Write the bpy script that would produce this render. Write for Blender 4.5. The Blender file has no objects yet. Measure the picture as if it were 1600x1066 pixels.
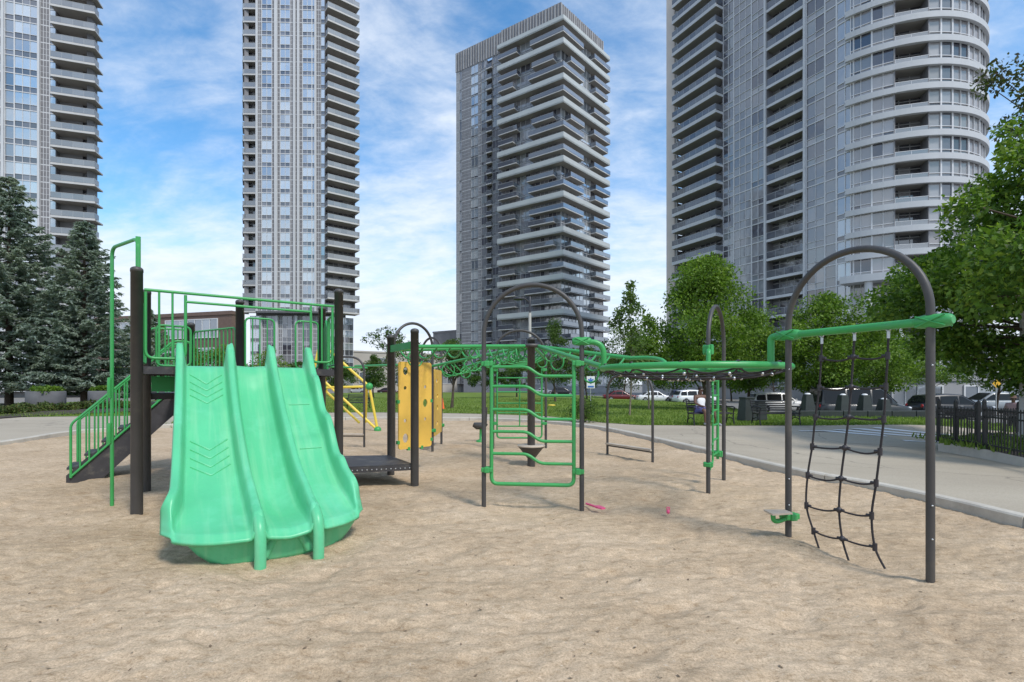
import bpy, bmesh, math, random
import numpy as np
from mathutils import Vector, Matrix, noise, Quaternion

random.seed(7)
RNG = np.random.default_rng(7)
R = math.radians
C = bpy.context.scene.collection
scn = bpy.context.scene

# ------------------------------------------------------------------ camera
FPX = 780.0                      # focal length in pixels of the 1600 px wide photograph
EYE = 1.6
HOR = 600.0                      # horizon row
cam_d = bpy.data.cameras.new('camera'); cam = bpy.data.objects.new('camera', cam_d); C.objects.link(cam)
cam.location = (0, 0, EYE); cam.rotation_euler = (R(90), 0, 0)
cam_d.sensor_width = 36.0; cam_d.lens = FPX/1600*36.0
cam_d.shift_y = (HOR-533)/1600.0
cam_d.clip_start = 0.05; cam_d.clip_end = 4000
scn.camera = cam

# ------------------------------------------------------------------ sun, sky, exposure
SUN_AZ, SUN_EL = R(140), R(52)   # azimuth clockwise from +Y (the view direction)
sun_d = bpy.data.lights.new('sun', 'SUN'); sun = bpy.data.objects.new('sun', sun_d); C.objects.link(sun)
sun_d.energy = 1.5; sun_d.angle = R(10); sun_d.color = (1.0, 0.955, 0.89)
sv = Vector((math.sin(SUN_AZ)*math.cos(SUN_EL), math.cos(SUN_AZ)*math.cos(SUN_EL), math.sin(SUN_EL)))
sun.rotation_euler = sv.to_track_quat('Z', 'Y').to_euler()
sun.location = (20, -20, 60)

world = bpy.data.worlds.new('World'); scn.world = world; world.use_nodes = True
wt = world.node_tree; wt.nodes.clear()
def wn(t, **k):
    n = wt.nodes.new(t)
    for a, b in k.items(): setattr(n, a, b)
    return n
def wmath(op, a, b=None, clamp=False):
    n = wn('ShaderNodeMath', operation=op); n.use_clamp = clamp
    for i, v in enumerate((a, b)):
        if v is None: continue
        if isinstance(v, (int, float)): n.inputs[i].default_value = v
        else: wt.links.new(v, n.inputs[i])
    return n.outputs[0]
SKY_STR = 0.12
sky = wn('ShaderNodeTexSky', sky_type='NISHITA', sun_disc=False)
sky.sun_elevation = SUN_EL; sky.sun_rotation = SUN_AZ
sky.air_density = 1.0; sky.dust_density = 0.3; sky.ozone_density = 3.0
hs = wn('ShaderNodeHueSaturation'); hs.inputs['Saturation'].default_value = 1.22; hs.inputs['Value'].default_value = 1.02; hs.inputs['Hue'].default_value = .493
wt.links.new(sky.outputs[0], hs.inputs['Color'])
tc = wn('ShaderNodeTexCoord'); sep = wn('ShaderNodeSeparateXYZ')
wt.links.new(tc.outputs['Generated'], sep.inputs[0])
den = wmath('ADD', wmath('MAXIMUM', sep.outputs['Z'], 0.0), 0.28)
comb = wn('ShaderNodeCombineXYZ')
wt.links.new(wmath('DIVIDE', sep.outputs['X'], den), comb.inputs[0])
wt.links.new(wmath('DIVIDE', sep.outputs['Y'], den), comb.inputs[1])
mp = wn('ShaderNodeMapping'); mp.inputs['Rotation'].default_value = (0, 0, R(28)); mp.inputs['Scale'].default_value = (1.0, 1.55, 1); mp.inputs['Location'].default_value = (3.35, 1.1, 0)
wt.links.new(comb.outputs[0], mp.inputs[0])
def cloud(scale, detail, rough, dist):
    n = wn('ShaderNodeTexNoise'); n.inputs['Scale'].default_value = scale; n.inputs['Detail'].default_value = detail
    n.inputs['Roughness'].default_value = rough; n.inputs['Distortion'].default_value = dist
    wt.links.new(mp.outputs[0], n.inputs['Vector']); return n.outputs['Fac']
big = cloud(1.5, 6, 0.58, 0.5); fine = cloud(9.0, 8, 0.66, 0.25)
mixn = wmath('ADD', wmath('MULTIPLY', big, 0.78), wmath('MULTIPLY', fine, 0.24))
low = wmath('SUBTRACT', 1.0, wmath('DIVIDE', wmath('MAXIMUM', sep.outputs['Z'], 0.0), 0.42), True)     # more cloud towards the horizon
cov = wmath('ADD', mixn, wmath('MULTIPLY', wmath('POWER', low, 1.5), 0.34))
mr = wn('ShaderNodeMapRange', interpolation_type='SMOOTHSTEP')
mr.inputs['From Min'].default_value = 0.34; mr.inputs['From Max'].default_value = 0.76
wt.links.new(cov, mr.inputs['Value'])
shade = wn('ShaderNodeMixRGB'); shade.inputs['Color1'].default_value = (3.5, 3.9, 4.5, 1); shade.inputs['Color2'].default_value = (4.5, 4.75, 5.1, 1)
wt.links.new(fine, shade.inputs['Fac'])
mixc = wn('ShaderNodeMixRGB'); wt.links.new(wmath('MULTIPLY', mr.outputs[0], 0.95), mixc.inputs['Fac'])
dk = wn('ShaderNodeMixRGB', blend_type='DARKEN'); dk.inputs['Fac'].default_value = 1.0; dk.inputs['Color2'].default_value = (2.6, 3.7, 5.2, 1)
wt.links.new(hs.outputs[0], dk.inputs['Color1']); wt.links.new(dk.outputs[0], mixc.inputs['Color1']); wt.links.new(shade.outputs[0], mixc.inputs['Color2'])
bg = wn('ShaderNodeBackground'); bg.inputs['Strength'].default_value = SKY_STR
wt.links.new(mixc.outputs[0], bg.inputs['Color'])
wo = wn('ShaderNodeOutputWorld'); wt.links.new(bg.outputs[0], wo.inputs[0])

scn.view_settings.view_transform = 'Standard'; scn.view_settings.look = 'None'
scn.view_settings.gamma = 1.0; scn.view_settings.use_curve_mapping = False
scn.view_settings.exposure = 0.95
scn.render.engine = 'CYCLES'
scn.cycles.max_bounces = 6; scn.cycles.transparent_max_bounces = 8

# ------------------------------------------------------------------ placing from photograph pixels
def G(px, py, z=0.0):            # point at height z seen at a pixel
    Y = (EYE-z)*FPX/(py-HOR); return Vector(((px-800)*Y/FPX, Y, z))
def P(px, py, Y):                # point at depth Y seen at a pixel
    return Vector(((px-800)*Y/FPX, Y, EYE+(HOR-py)*Y/FPX))
def V(*a): return Vector(a)

# ------------------------------------------------------------------ materials
def nodes_of(name):
    m = bpy.data.materials.new(name); m.use_nodes = True
    nt = m.node_tree; b = nt.nodes['Principled BSDF']
    return m, nt, b
def tex_noise(nt, scale, detail=4, rough=.55, coord='Object', stretch=None, dist=0.0):
    tc = nt.nodes.new('ShaderNodeTexCoord'); n = nt.nodes.new('ShaderNodeTexNoise')
    n.inputs['Scale'].default_value = scale; n.inputs['Detail'].default_value = detail; n.inputs['Roughness'].default_value = rough
    n.inputs['Distortion'].default_value = dist
    src = tc.outputs[coord]
    if stretch:
        mp = nt.nodes.new('ShaderNodeMapping'); mp.inputs['Scale'].default_value = stretch
        nt.links.new(src, mp.inputs[0]); src = mp.outputs[0]
    nt.links.new(src, n.inputs['Vector']); return n.outputs['Fac']
def ramp(nt, fac, stops):
    r = nt.nodes.new('ShaderNodeValToRGB')
    while len(r.color_ramp.elements) < len(stops): r.color_ramp.elements.new(.5)
    for e, (p, c) in zip(r.color_ramp.elements, stops):
        e.position = p; e.color = (*c, 1)
    nt.links.new(fac, r.inputs[0]); return r.outputs[0]
def mixc_(nt, fac, a, b, mode='MIX'):
    n = nt.nodes.new('ShaderNodeMixRGB'); n.blend_type = mode
    for i, v in zip(('Fac', 'Color1', 'Color2'), (fac, a, b)):
        if isinstance(v, (int, float)): n.inputs[i].default_value = v
        elif isinstance(v, tuple): n.inputs[i].default_value = (*v, 1)
        else: nt.links.new(v, n.inputs[i])
    return n.outputs[0]
def bump(nt, b, fac, strength=.2, dist=.01):
    n = nt.nodes.new('ShaderNodeBump'); n.inputs['Strength'].default_value = strength; n.inputs['Distance'].default_value = dist
    nt.links.new(fac, n.inputs['Height']); nt.links.new(n.outputs[0], b.inputs['Normal'])
def mul(c, k): return tuple(x*k for x in c)
def paint(name, col, rough=.45, metal=0.0, var=.12, scale=3.0, bmp=0.0, bscale=60, objvar=0.0, dirt=None, spec=.5):
    m, nt, b = nodes_of(name)
    f = tex_noise(nt, scale, 5, .6)
    c = ramp(nt, f, [(.3, mul(col, 1-var)), (.7, mul(col, 1+var))])
    if dirt:
        d = tex_noise(nt, scale*.7, 8, .7)
        dm = ramp(nt, d, [(.52, (0, 0, 0)), (.72, (1, 1, 1))])
        c = mixc_(nt, dm, c, dirt)
    if objvar:
        oi = nt.nodes.new('ShaderNodeObjectInfo')
        k = ramp(nt, oi.outputs['Random'], [(0, (1-objvar,)*3), (1, (1+objvar,)*3)])
        c = mixc_(nt, 1.0, c, k, 'MULTIPLY')
    nt.links.new(c, b.inputs['Base Color'])
    fr = tex_noise(nt, scale*4, 4)
    rr = nt.nodes.new('ShaderNodeMapRange'); rr.inputs['To Min'].default_value = max(.03, rough-.08); rr.inputs['To Max'].default_value = min(1, rough+.12)
    nt.links.new(fr, rr.inputs['Value']); nt.links.new(rr.outputs[0], b.inputs['Roughness'])
    b.inputs['Metallic'].default_value = metal; b.inputs['Specular IOR Level'].default_value = spec
    if bmp: bump(nt, b, tex_noise(nt, bscale, 6, .6), bmp, .01)
    return m
M = {}
M['post'] = paint('dark powder coat', (.058, .054, .052), .48, var=.16, scale=2.2, bmp=.05, bscale=120, dirt=(.10, .09, .075))
M['green'] = paint('green powder coat', (.045, .33, .085), .38, var=.10, scale=2.5, bmp=.03, dirt=(.07, .30, .12))
M['green_deep'] = paint('deep green plastic', (.016, .26, .055), .4, var=.1)
M['slide'] = paint('mint slide plastic', (.100, .52, .255), .36, var=.07, scale=1.6, bmp=.04, bscale=90, dirt=(.16, .62, .36))
def wear_slide():
    m = M['slide']; nt = m.node_tree; b = nt.nodes['Principled BSDF']; old = b.inputs['Base Color'].links[0].from_socket
    tc = nt.nodes.new('ShaderNodeTexCoord'); mp = nt.nodes.new('ShaderNodeMapping'); mp.inputs['Rotation'].default_value = (0, 0, R(57)); m2 = nt.nodes.new('ShaderNodeMapping'); m2.inputs['Scale'].default_value = (.35, 7, .35)
    n = nt.nodes.new('ShaderNodeTexNoise'); n.inputs['Scale'].default_value = 1.6; n.inputs['Detail'].default_value = 8; n.inputs['Roughness'].default_value = .65
    nt.links.new(tc.outputs['Object'], mp.inputs[0]); nt.links.new(mp.outputs[0], m2.inputs[0]); nt.links.new(m2.outputs[0], n.inputs['Vector'])
    x = mixc_(nt, ramp(nt, n.outputs['Fac'], [(.48, (0, 0, 0)), (.68, (.5,)*3)]), old, (.24, .60, .33)); s = tex_noise(nt, 26, 8, .8)
    x = mixc_(nt, ramp(nt, s, [(.60, (0, 0, 0)), (.68, (.45,)*3)]), x, (.30, .52, .34)); nt.links.new(x, b.inputs['Base Color'])
wear_slide()
M['yellow'] = paint('yellow panel plastic', (.80, .49, .085), .45, var=.08, scale=2, dirt=(.58, .34, .08))
M['yellow_pipe'] = paint('yellow pipe paint', (.78, .58, .07), .4)
M['rope'] = paint('black rope', (.028, .024, .026), .75, var=.2, scale=40, bmp=.4, bscale=200)
M['knot'] = paint('black plastic connector', (.035, .03, .034), .5)
M['steel'] = paint('galvanised steel', (.55, .56, .57), .35, .8)
M['deck'] = paint('dark coated deck', (.045, .042, .045), .55, var=.25, scale=6, bmp=.2, bscale=60, dirt=(.14, .125, .105))
M['tan'] = paint('worn tan seat', (.50, .42, .33), .6, var=.15)
M['bench'] = paint('black bench paint', (.018, .018, .02), .4)
M['fence'] = paint('black fence paint', (.016, .016, .017), .45)
M['binpaint'] = paint('dark green metal', (.028, .036, .034), .5, var=.2)
M['concrete'] = paint('pale concrete', (.44, .42, .38), .85, var=.14, scale=2, bmp=.3, bscale=30, dirt=(.33, .31, .28))
M['planter'] = paint('grey planter concrete', (.125, .125, .13), .85, var=.15, scale=2, bmp=.3, bscale=30)
M['kerb'] = paint('kerb concrete', (.50, .46, .39), .9, var=.18, scale=1.3, bmp=.4, bscale=40, dirt=(.36, .32, .27))
M['lamp_pole'] = paint('grey lamp pole', (.50, .48, .44), .6, var=.08)
M['lamp_dark'] = paint('dark lamp metal', (.03, .03, .035), .4)
M['pink'] = paint('pink toy plastic', (.80, .10, .24), .4)
M['orange'] = paint('orange cone plastic', (.85, .16, .03), .5)
M['white'] = paint('white paint', (.78, .78, .77), .5, var=.05)
M['bark'] = paint('tree bark', (.085, .062, .045), .9, var=.35, scale=9, bmp=.6, bscale=25)
M['bark_pale'] = paint('pale young bark', (.20, .165, .12), .9, var=.3, scale=9, bmp=.5, bscale=25)
M['litter'] = paint('dry leaf litter', (.17, .12, .075), .9, var=.4, scale=20)
M['mulch'] = paint('dark mulch', (.055, .042, .032), .95, var=.4, scale=12, bmp=.8, bscale=40)
M['asphalt'] = paint('asphalt', (.20, .19, .175), .9, var=.18, scale=.8, bmp=.2, bscale=50)

def ground_mats():
    # sand
    m, nt, b = nodes_of('playground sand')
    a = tex_noise(nt, 1.1, 6, .62, stretch=(.75, 1.0, 1)); c = tex_noise(nt, 12, 9, .80, stretch=(.62, 1.2, 1), dist=.4); g = tex_noise(nt, 75, 5, .85); sp = tex_noise(nt, 34, 4, .75, stretch=(.7, 1.2, 1))
    w = tex_noise(nt, .28, 4, .5)
    c1 = ramp(nt, a, [(.30, (.43, .323, .217)), (.52, (.51, .391, .270)), (.72, (.565, .444, .318))])
    c2 = ramp(nt, c, [(.37, (.70, .65, .58)), (.46, (.94, .93, .91)), (.54, (1.03, 1.02, 1.01)), (.63, (1.25, 1.25, 1.24))])
    c3 = ramp(nt, g, [(.38, (.66, .63, .60)), (.5, (1.0, 1.0, 1.0)), (.62, (1.25, 1.24, 1.22))])
    c4 = ramp(nt, w, [(.35, (.90, .89, .86)), (.65, (1.06, 1.06, 1.06))])
    x = mixc_(nt, 1, c1, c2, 'MULTIPLY'); x = mixc_(nt, .9, x, c3, 'MULTIPLY'); x = mixc_(nt, 1, x, c4, 'MULTIPLY')
    x = mixc_(nt, ramp(nt, sp, [(.635, (0, 0, 0)), (.675, (.6,)*3)]), x, (.17, .12, .075)); x = mixc_(nt, ramp(nt, sp, [(.32, (.5,)*3), (.37, (0, 0, 0))]), x, (.66, .60, .50))
    nt.links.new(x, b.inputs['Base Color']); b.inputs['Roughness'].default_value = .95; b.inputs['Specular IOR Level'].default_value = .2
    mm = nt.nodes.new('ShaderNodeMath'); mm.operation = 'MULTIPLY_ADD'
    nt.links.new(g, mm.inputs[0]); mm.inputs[1].default_value = .25; nt.links.new(c, mm.inputs[2])
    bump(nt, b, mm.outputs[0], .6, .016); M['sand'] = m
    # pavement
    m, nt, b = nodes_of('pale asphalt pavement')
    a = tex_noise(nt, .35, 6, .6, stretch=(.6, 1.6, 1)); c = tex_noise(nt, 40, 5, .7); d = tex_noise(nt, .55, 5, .6, stretch=(.35, 2.2, 1), dist=.4)
    c1 = ramp(nt, a, [(.3, (.36, .305, .23)), (.7, (.45, .39, .30))]); c2 = ramp(nt, c, [(.3, (.82,)*3), (.7, (1.12,)*3)])
    c3 = ramp(nt, d, [(.60, (1, 1, 1)), (.70, (.72, .70, .70))])  # long streaks of shadow painted into the pavement colour
    x = mixc_(nt, 1, c1, c2, 'MULTIPLY'); x = mixc_(nt, 1, x, c3, 'MULTIPLY')
    tcc = nt.nodes.new('ShaderNodeTexCoord'); wob = nt.nodes.new('ShaderNodeMixRGB'); wob.inputs[0].default_value = .06; nz = nt.nodes.new('ShaderNodeTexNoise'); nz.inputs['Scale'].default_value = 1.2; nz.inputs['Detail'].default_value = 6
    nt.links.new(tcc.outputs['Object'], nz.inputs['Vector']); nt.links.new(tcc.outputs['Object'], wob.inputs[1]); sc_ = nt.nodes.new('ShaderNodeVectorMath'); sc_.operation = 'SCALE'; sc_.inputs['Scale'].default_value = 14; nt.links.new(nz.outputs['Color'], sc_.inputs[0]); nt.links.new(sc_.outputs[0], wob.inputs[2])
    vo = nt.nodes.new('ShaderNodeTexVoronoi'); vo.feature = 'DISTANCE_TO_EDGE'; vo.inputs['Scale'].default_value = .23; nt.links.new(wob.outputs[0], vo.inputs['Vector'])
    x = mixc_(nt, ramp(nt, vo.outputs['Distance'], [(0, (.55,)*3), (.006, (0, 0, 0))]), x, (.10, .09, .075))
    nt.links.new(x, b.inputs['Base Color'])
    b.inputs['Roughness'].default_value = .9; bump(nt, b, c, .3, .01); M['pavement'] = m
    # grass
    m, nt, b = nodes_of('lawn')
    a = tex_noise(nt, .25, 6, .6); c = tex_noise(nt, 9, 5, .7)
    c1 = ramp(nt, a, [(.3, (.11, .165, .030)), (.55, (.155, .225, .042)), (.75, (.20, .255, .06))]); c2 = ramp(nt, c, [(.3, (.6,)*3), (.7, (1.3,)*3)])
    x = mixc_(nt, 1, c1, c2, 'MULTIPLY'); nt.links.new(x, b.inputs['Base Color']); b.inputs['Roughness'].default_value = .9; b.inputs['Specular IOR Level'].default_value = .15
    bump(nt, b, c, .8, .05); M['lawn'] = m
ground_mats()

def leaf_mat(name, cols, trans=.35):
    m, nt, b = nodes_of(name)
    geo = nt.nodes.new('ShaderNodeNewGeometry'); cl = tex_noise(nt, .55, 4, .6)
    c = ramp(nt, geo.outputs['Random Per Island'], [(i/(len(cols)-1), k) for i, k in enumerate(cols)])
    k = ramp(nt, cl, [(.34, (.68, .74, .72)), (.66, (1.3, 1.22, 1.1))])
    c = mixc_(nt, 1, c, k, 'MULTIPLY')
    nt.links.new(c, b.inputs['Base Color']); b.inputs['Roughness'].default_value = .55; b.inputs['Specular IOR Level'].default_value = .3
    tr = nt.nodes.new('ShaderNodeBsdfTranslucent'); nt.links.new(mixc_(nt, 1, c, (1.2, 1.4, .6), 'MULTIPLY'), tr.inputs[0])
    mx = nt.nodes.new('ShaderNodeMixShader'); mx.inputs[0].default_value = trans
    nt.links.new(b.outputs[0], mx.inputs[1]); nt.links.new(tr.outputs[0], mx.inputs[2])
    nt.links.new(mx.outputs[0], nt.nodes['Material Output'].inputs[0]); return m
M['leaf_maple'] = leaf_mat('maple leaves', [(.065, .125, .016), (.11, .20, .026), (.16, .265, .035), (.21, .31, .05)])
M['leaf_dark'] = leaf_mat('dark leaves', [(.030, .065, .013), (.055, .105, .020), (.085, .15, .03), (.12, .19, .042)])
M['leaf_big'] = leaf_mat('broad tree leaves', [(.055, .115, .016), (.09, .175, .024), (.14, .245, .034), (.23, .32, .05)])
M['leaf_pale'] = leaf_mat('pale young leaves', [(.07, .12, .03), (.11, .18, .045), (.15, .22, .06)])
M['leaf_purple'] = leaf_mat('purple green leaves', [(.055, .05, .04), (.06, .10, .03), (.10, .075, .06), (.09, .14, .04)])
M['needle'] = leaf_mat('blue spruce needles', [(.13, .175, .148), (.19, .25, .215), (.26, .315, .28), (.36, .42, .385)], .25)
M['juniper'] = leaf_mat('juniper sprays', [(.025, .055, .015), (.06, .10, .02), (.10, .14, .03), (.09, .07, .03)], .1)
M['blade'] = leaf_mat('grass blades', [(.10, .165, .028), (.16, .24, .042), (.23, .30, .07)], .3)

def glass_mat(name, cols, gloss=.45, tint=(.9, .95, 1.0), rough=.03, edge=.4):
    """coated window glass: what hangs behind the pane differs from pane to pane, the coat mirrors the sky"""
    m, nt, b = nodes_of(name)
    geo = nt.nodes.new('ShaderNodeNewGeometry'); oi = nt.nodes.new('ShaderNodeObjectInfo')
    ad = nt.nodes.new('ShaderNodeMath'); ad.operation = 'ADD'; nt.links.new(geo.outputs['Random Per Island'], ad.inputs[0]); nt.links.new(oi.outputs['Random'], ad.inputs[1])
    fr = nt.nodes.new('ShaderNodeMath'); fr.operation = 'FRACT'; nt.links.new(ad.outputs[0], fr.inputs[0])
    r = nt.nodes.new('ShaderNodeValToRGB'); r.color_ramp.interpolation = 'CONSTANT'
    n = len(cols)
    while len(r.color_ramp.elements) < n: r.color_ramp.elements.new(.5)
    for e, (p, c) in zip(r.color_ramp.elements, cols): e.position = p; e.color = (*c, 1)
    nt.links.new(fr.outputs[0], r.inputs[0])
    nt.links.new(r.outputs[0], b.inputs['Base Color']); b.inputs['Roughness'].default_value = .5
    gl = nt.nodes.new('ShaderNodeBsdfGlossy'); gl.inputs['Color'].default_value = (*tint, 1); gl.inputs['Roughness'].default_value = rough
    bn = nt.nodes.new('ShaderNodeBump'); bn.inputs['Strength'].default_value = .02; bn.inputs['Distance'].default_value = .3
    nt.links.new(tex_noise(nt, .6, 2, .4), bn.inputs['Height']); nt.links.new(bn.outputs[0], gl.inputs['Normal'])
    lw = nt.nodes.new('ShaderNodeLayerWeight'); lw.inputs['Blend'].default_value = .25
    mr = nt.nodes.new('ShaderNodeMapRange'); mr.inputs['To Min'].default_value = gloss; mr.inputs['To Max'].default_value = min(.95, gloss+edge)
    nt.links.new(lw.outputs['Fresnel'], mr.inputs['Value'])
    mx = nt.nodes.new('ShaderNodeMixShader'); nt.links.new(mr.outputs[0], mx.inputs[0])
    nt.links.new(b.outputs[0], mx.inputs[1]); nt.links.new(gl.outputs[0], mx.inputs[2])
    nt.links.new(mx.outputs[0], nt.nodes['Material Output'].inputs[0]); return m
M['glass_pale'] = glass_mat('pale tower glass', [(0, (.34, .37, .40)), (.4, (.45, .47, .48)), (.7, (.24, .28, .33)), (.93, (.05, .07, .10))], .42)
M['glass_low'] = glass_mat('dark lower panes', [(0, (.05, .05, .06)), (.5, (.09, .085, .095)), (.8, (.15, .15, .17))], .14)
M['glass_grey'] = glass_mat('grey tower glass', [(0, (.13, .15, .18)), (.35, (.20, .22, .25)), (.62, (.06, .07, .09)), (.82, (.34, .36, .38))], .26)
M['glass_mid'] = glass_mat('tinted tower glass', [(0, (.17, .17, .19)), (.33, (.26, .26, .28)), (.55, (.035, .035, .055)), (.70, (.20, .22, .24)), (.88, (.11, .11, .13))], .13, tint=(1.0, .97, .93))
M['glass_curve'] = glass_mat('bright tower glass', [(0, (.23, .22, .23)), (.35, (.31, .30, .31)), (.70, (.02, .02, .04)), (.82, (.20, .20, .21))], .11, tint=(1.0, .97, .93))
M['glass_span'] = glass_mat('grey spandrel glass', [(0, (.20, .20, .215)), (.4, (.24, .24, .255)), (.7, (.18, .18, .20))], .11, tint=(1.0, .97, .93))
M['glass_dark'] = glass_mat('balcony door glass', [(0, (.03, .03, .045)), (.5, (.07, .07, .085)), (.8, (.22, .22, .23))], .16)
M['rail_glass'] = glass_mat('balcony rail glass', [(0, (.17, .175, .185)), (.5, (.21, .215, .225))], .12, edge=.22)
M['rail_dark'] = glass_mat('dark rail glass', [(0, (.06, .065, .085)), (.5, (.10, .105, .12))], .09, edge=.2)
M['car_glass'] = glass_mat('car glass', [(0, (.012, .013, .015)), (.5, (.02, .02, .022))], .02, edge=.09)
M['car_glass'].node_tree.nodes['Principled BSDF'].inputs['Specular IOR Level'].default_value = .08
M['frame_w'] = paint('white window frame', (.62, .62, .63), .5, var=.05)
M['frame_g'] = paint('grey window frame', (.36, .37, .38), .5, var=.05)
M['frame_d'] = paint('dark window frame', (.10, .10, .105), .5)
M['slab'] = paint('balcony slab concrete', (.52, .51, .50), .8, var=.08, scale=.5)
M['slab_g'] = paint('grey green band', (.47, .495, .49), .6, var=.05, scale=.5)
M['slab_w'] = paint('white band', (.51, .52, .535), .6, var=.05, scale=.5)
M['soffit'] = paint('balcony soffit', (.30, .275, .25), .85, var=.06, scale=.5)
M['clad'] = paint('grey cladding', (.185, .18, .19), .6, var=.15, scale=.7)
M['clad_l'] = paint('light cladding', (.34, .335, .335), .6, var=.1, scale=.7)
M['core'] = paint('tower wall', (.22, .22, .225), .8, var=.06, scale=.3)
M['fin'] = paint('pale pilaster', (.55, .555, .57), .7, var=.05, scale=.4)
M['pinkfin'] = paint('pale pink concrete', (.62, .55, .50), .8, var=.05, scale=.3)
M['brick'] = paint('brown brick', (.16, .105, .085), .85, var=.15, scale=3)
M['beige'] = paint('beige wall panel', (.47, .44, .40), .8, var=.06, scale=.4, objvar=.10)
M['greywall'] = paint('grey wall panel', (.33, .33, .34), .8, var=.06, scale=.4, objvar=.10)
M['skin'] = paint('brown skin', (.13, .065, .04), .55, var=.08)
M['tank'] = paint('white cotton', (.80, .80, .80), .9, var=.03)
M['short'] = paint('blue violet cotton', (.13, .13, .30), .9, var=.12)
M['shoe'] = paint('grey shoe', (.35, .35, .36), .7)
M['hair'] = paint('dark hair', (.02, .016, .014), .8)
M['shirt2'] = paint('faded mauve cotton', (.30, .20, .22), .9, var=.15)
M['pants2'] = paint('black trousers', (.02, .02, .024), .9)
M['hat'] = paint('brown felt hat', (.13, .08, .06), .9)
M['tyre'] = paint('tyre rubber', (.02, .02, .02), .8)
M['rim'] = paint('alloy rim', (.45, .45, .46), .35, .7)
M['taillight'] = paint('red lamp lens', (.40, .02, .02), .2)
M['headlight'] = paint('clear lamp lens', (.75, .77, .80), .15)
M['sign_blue'] = paint('blue sign print', (.05, .17, .50), .5)
M['sign_yellow'] = paint('yellow sign', (.75, .42, .03), .5)

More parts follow.
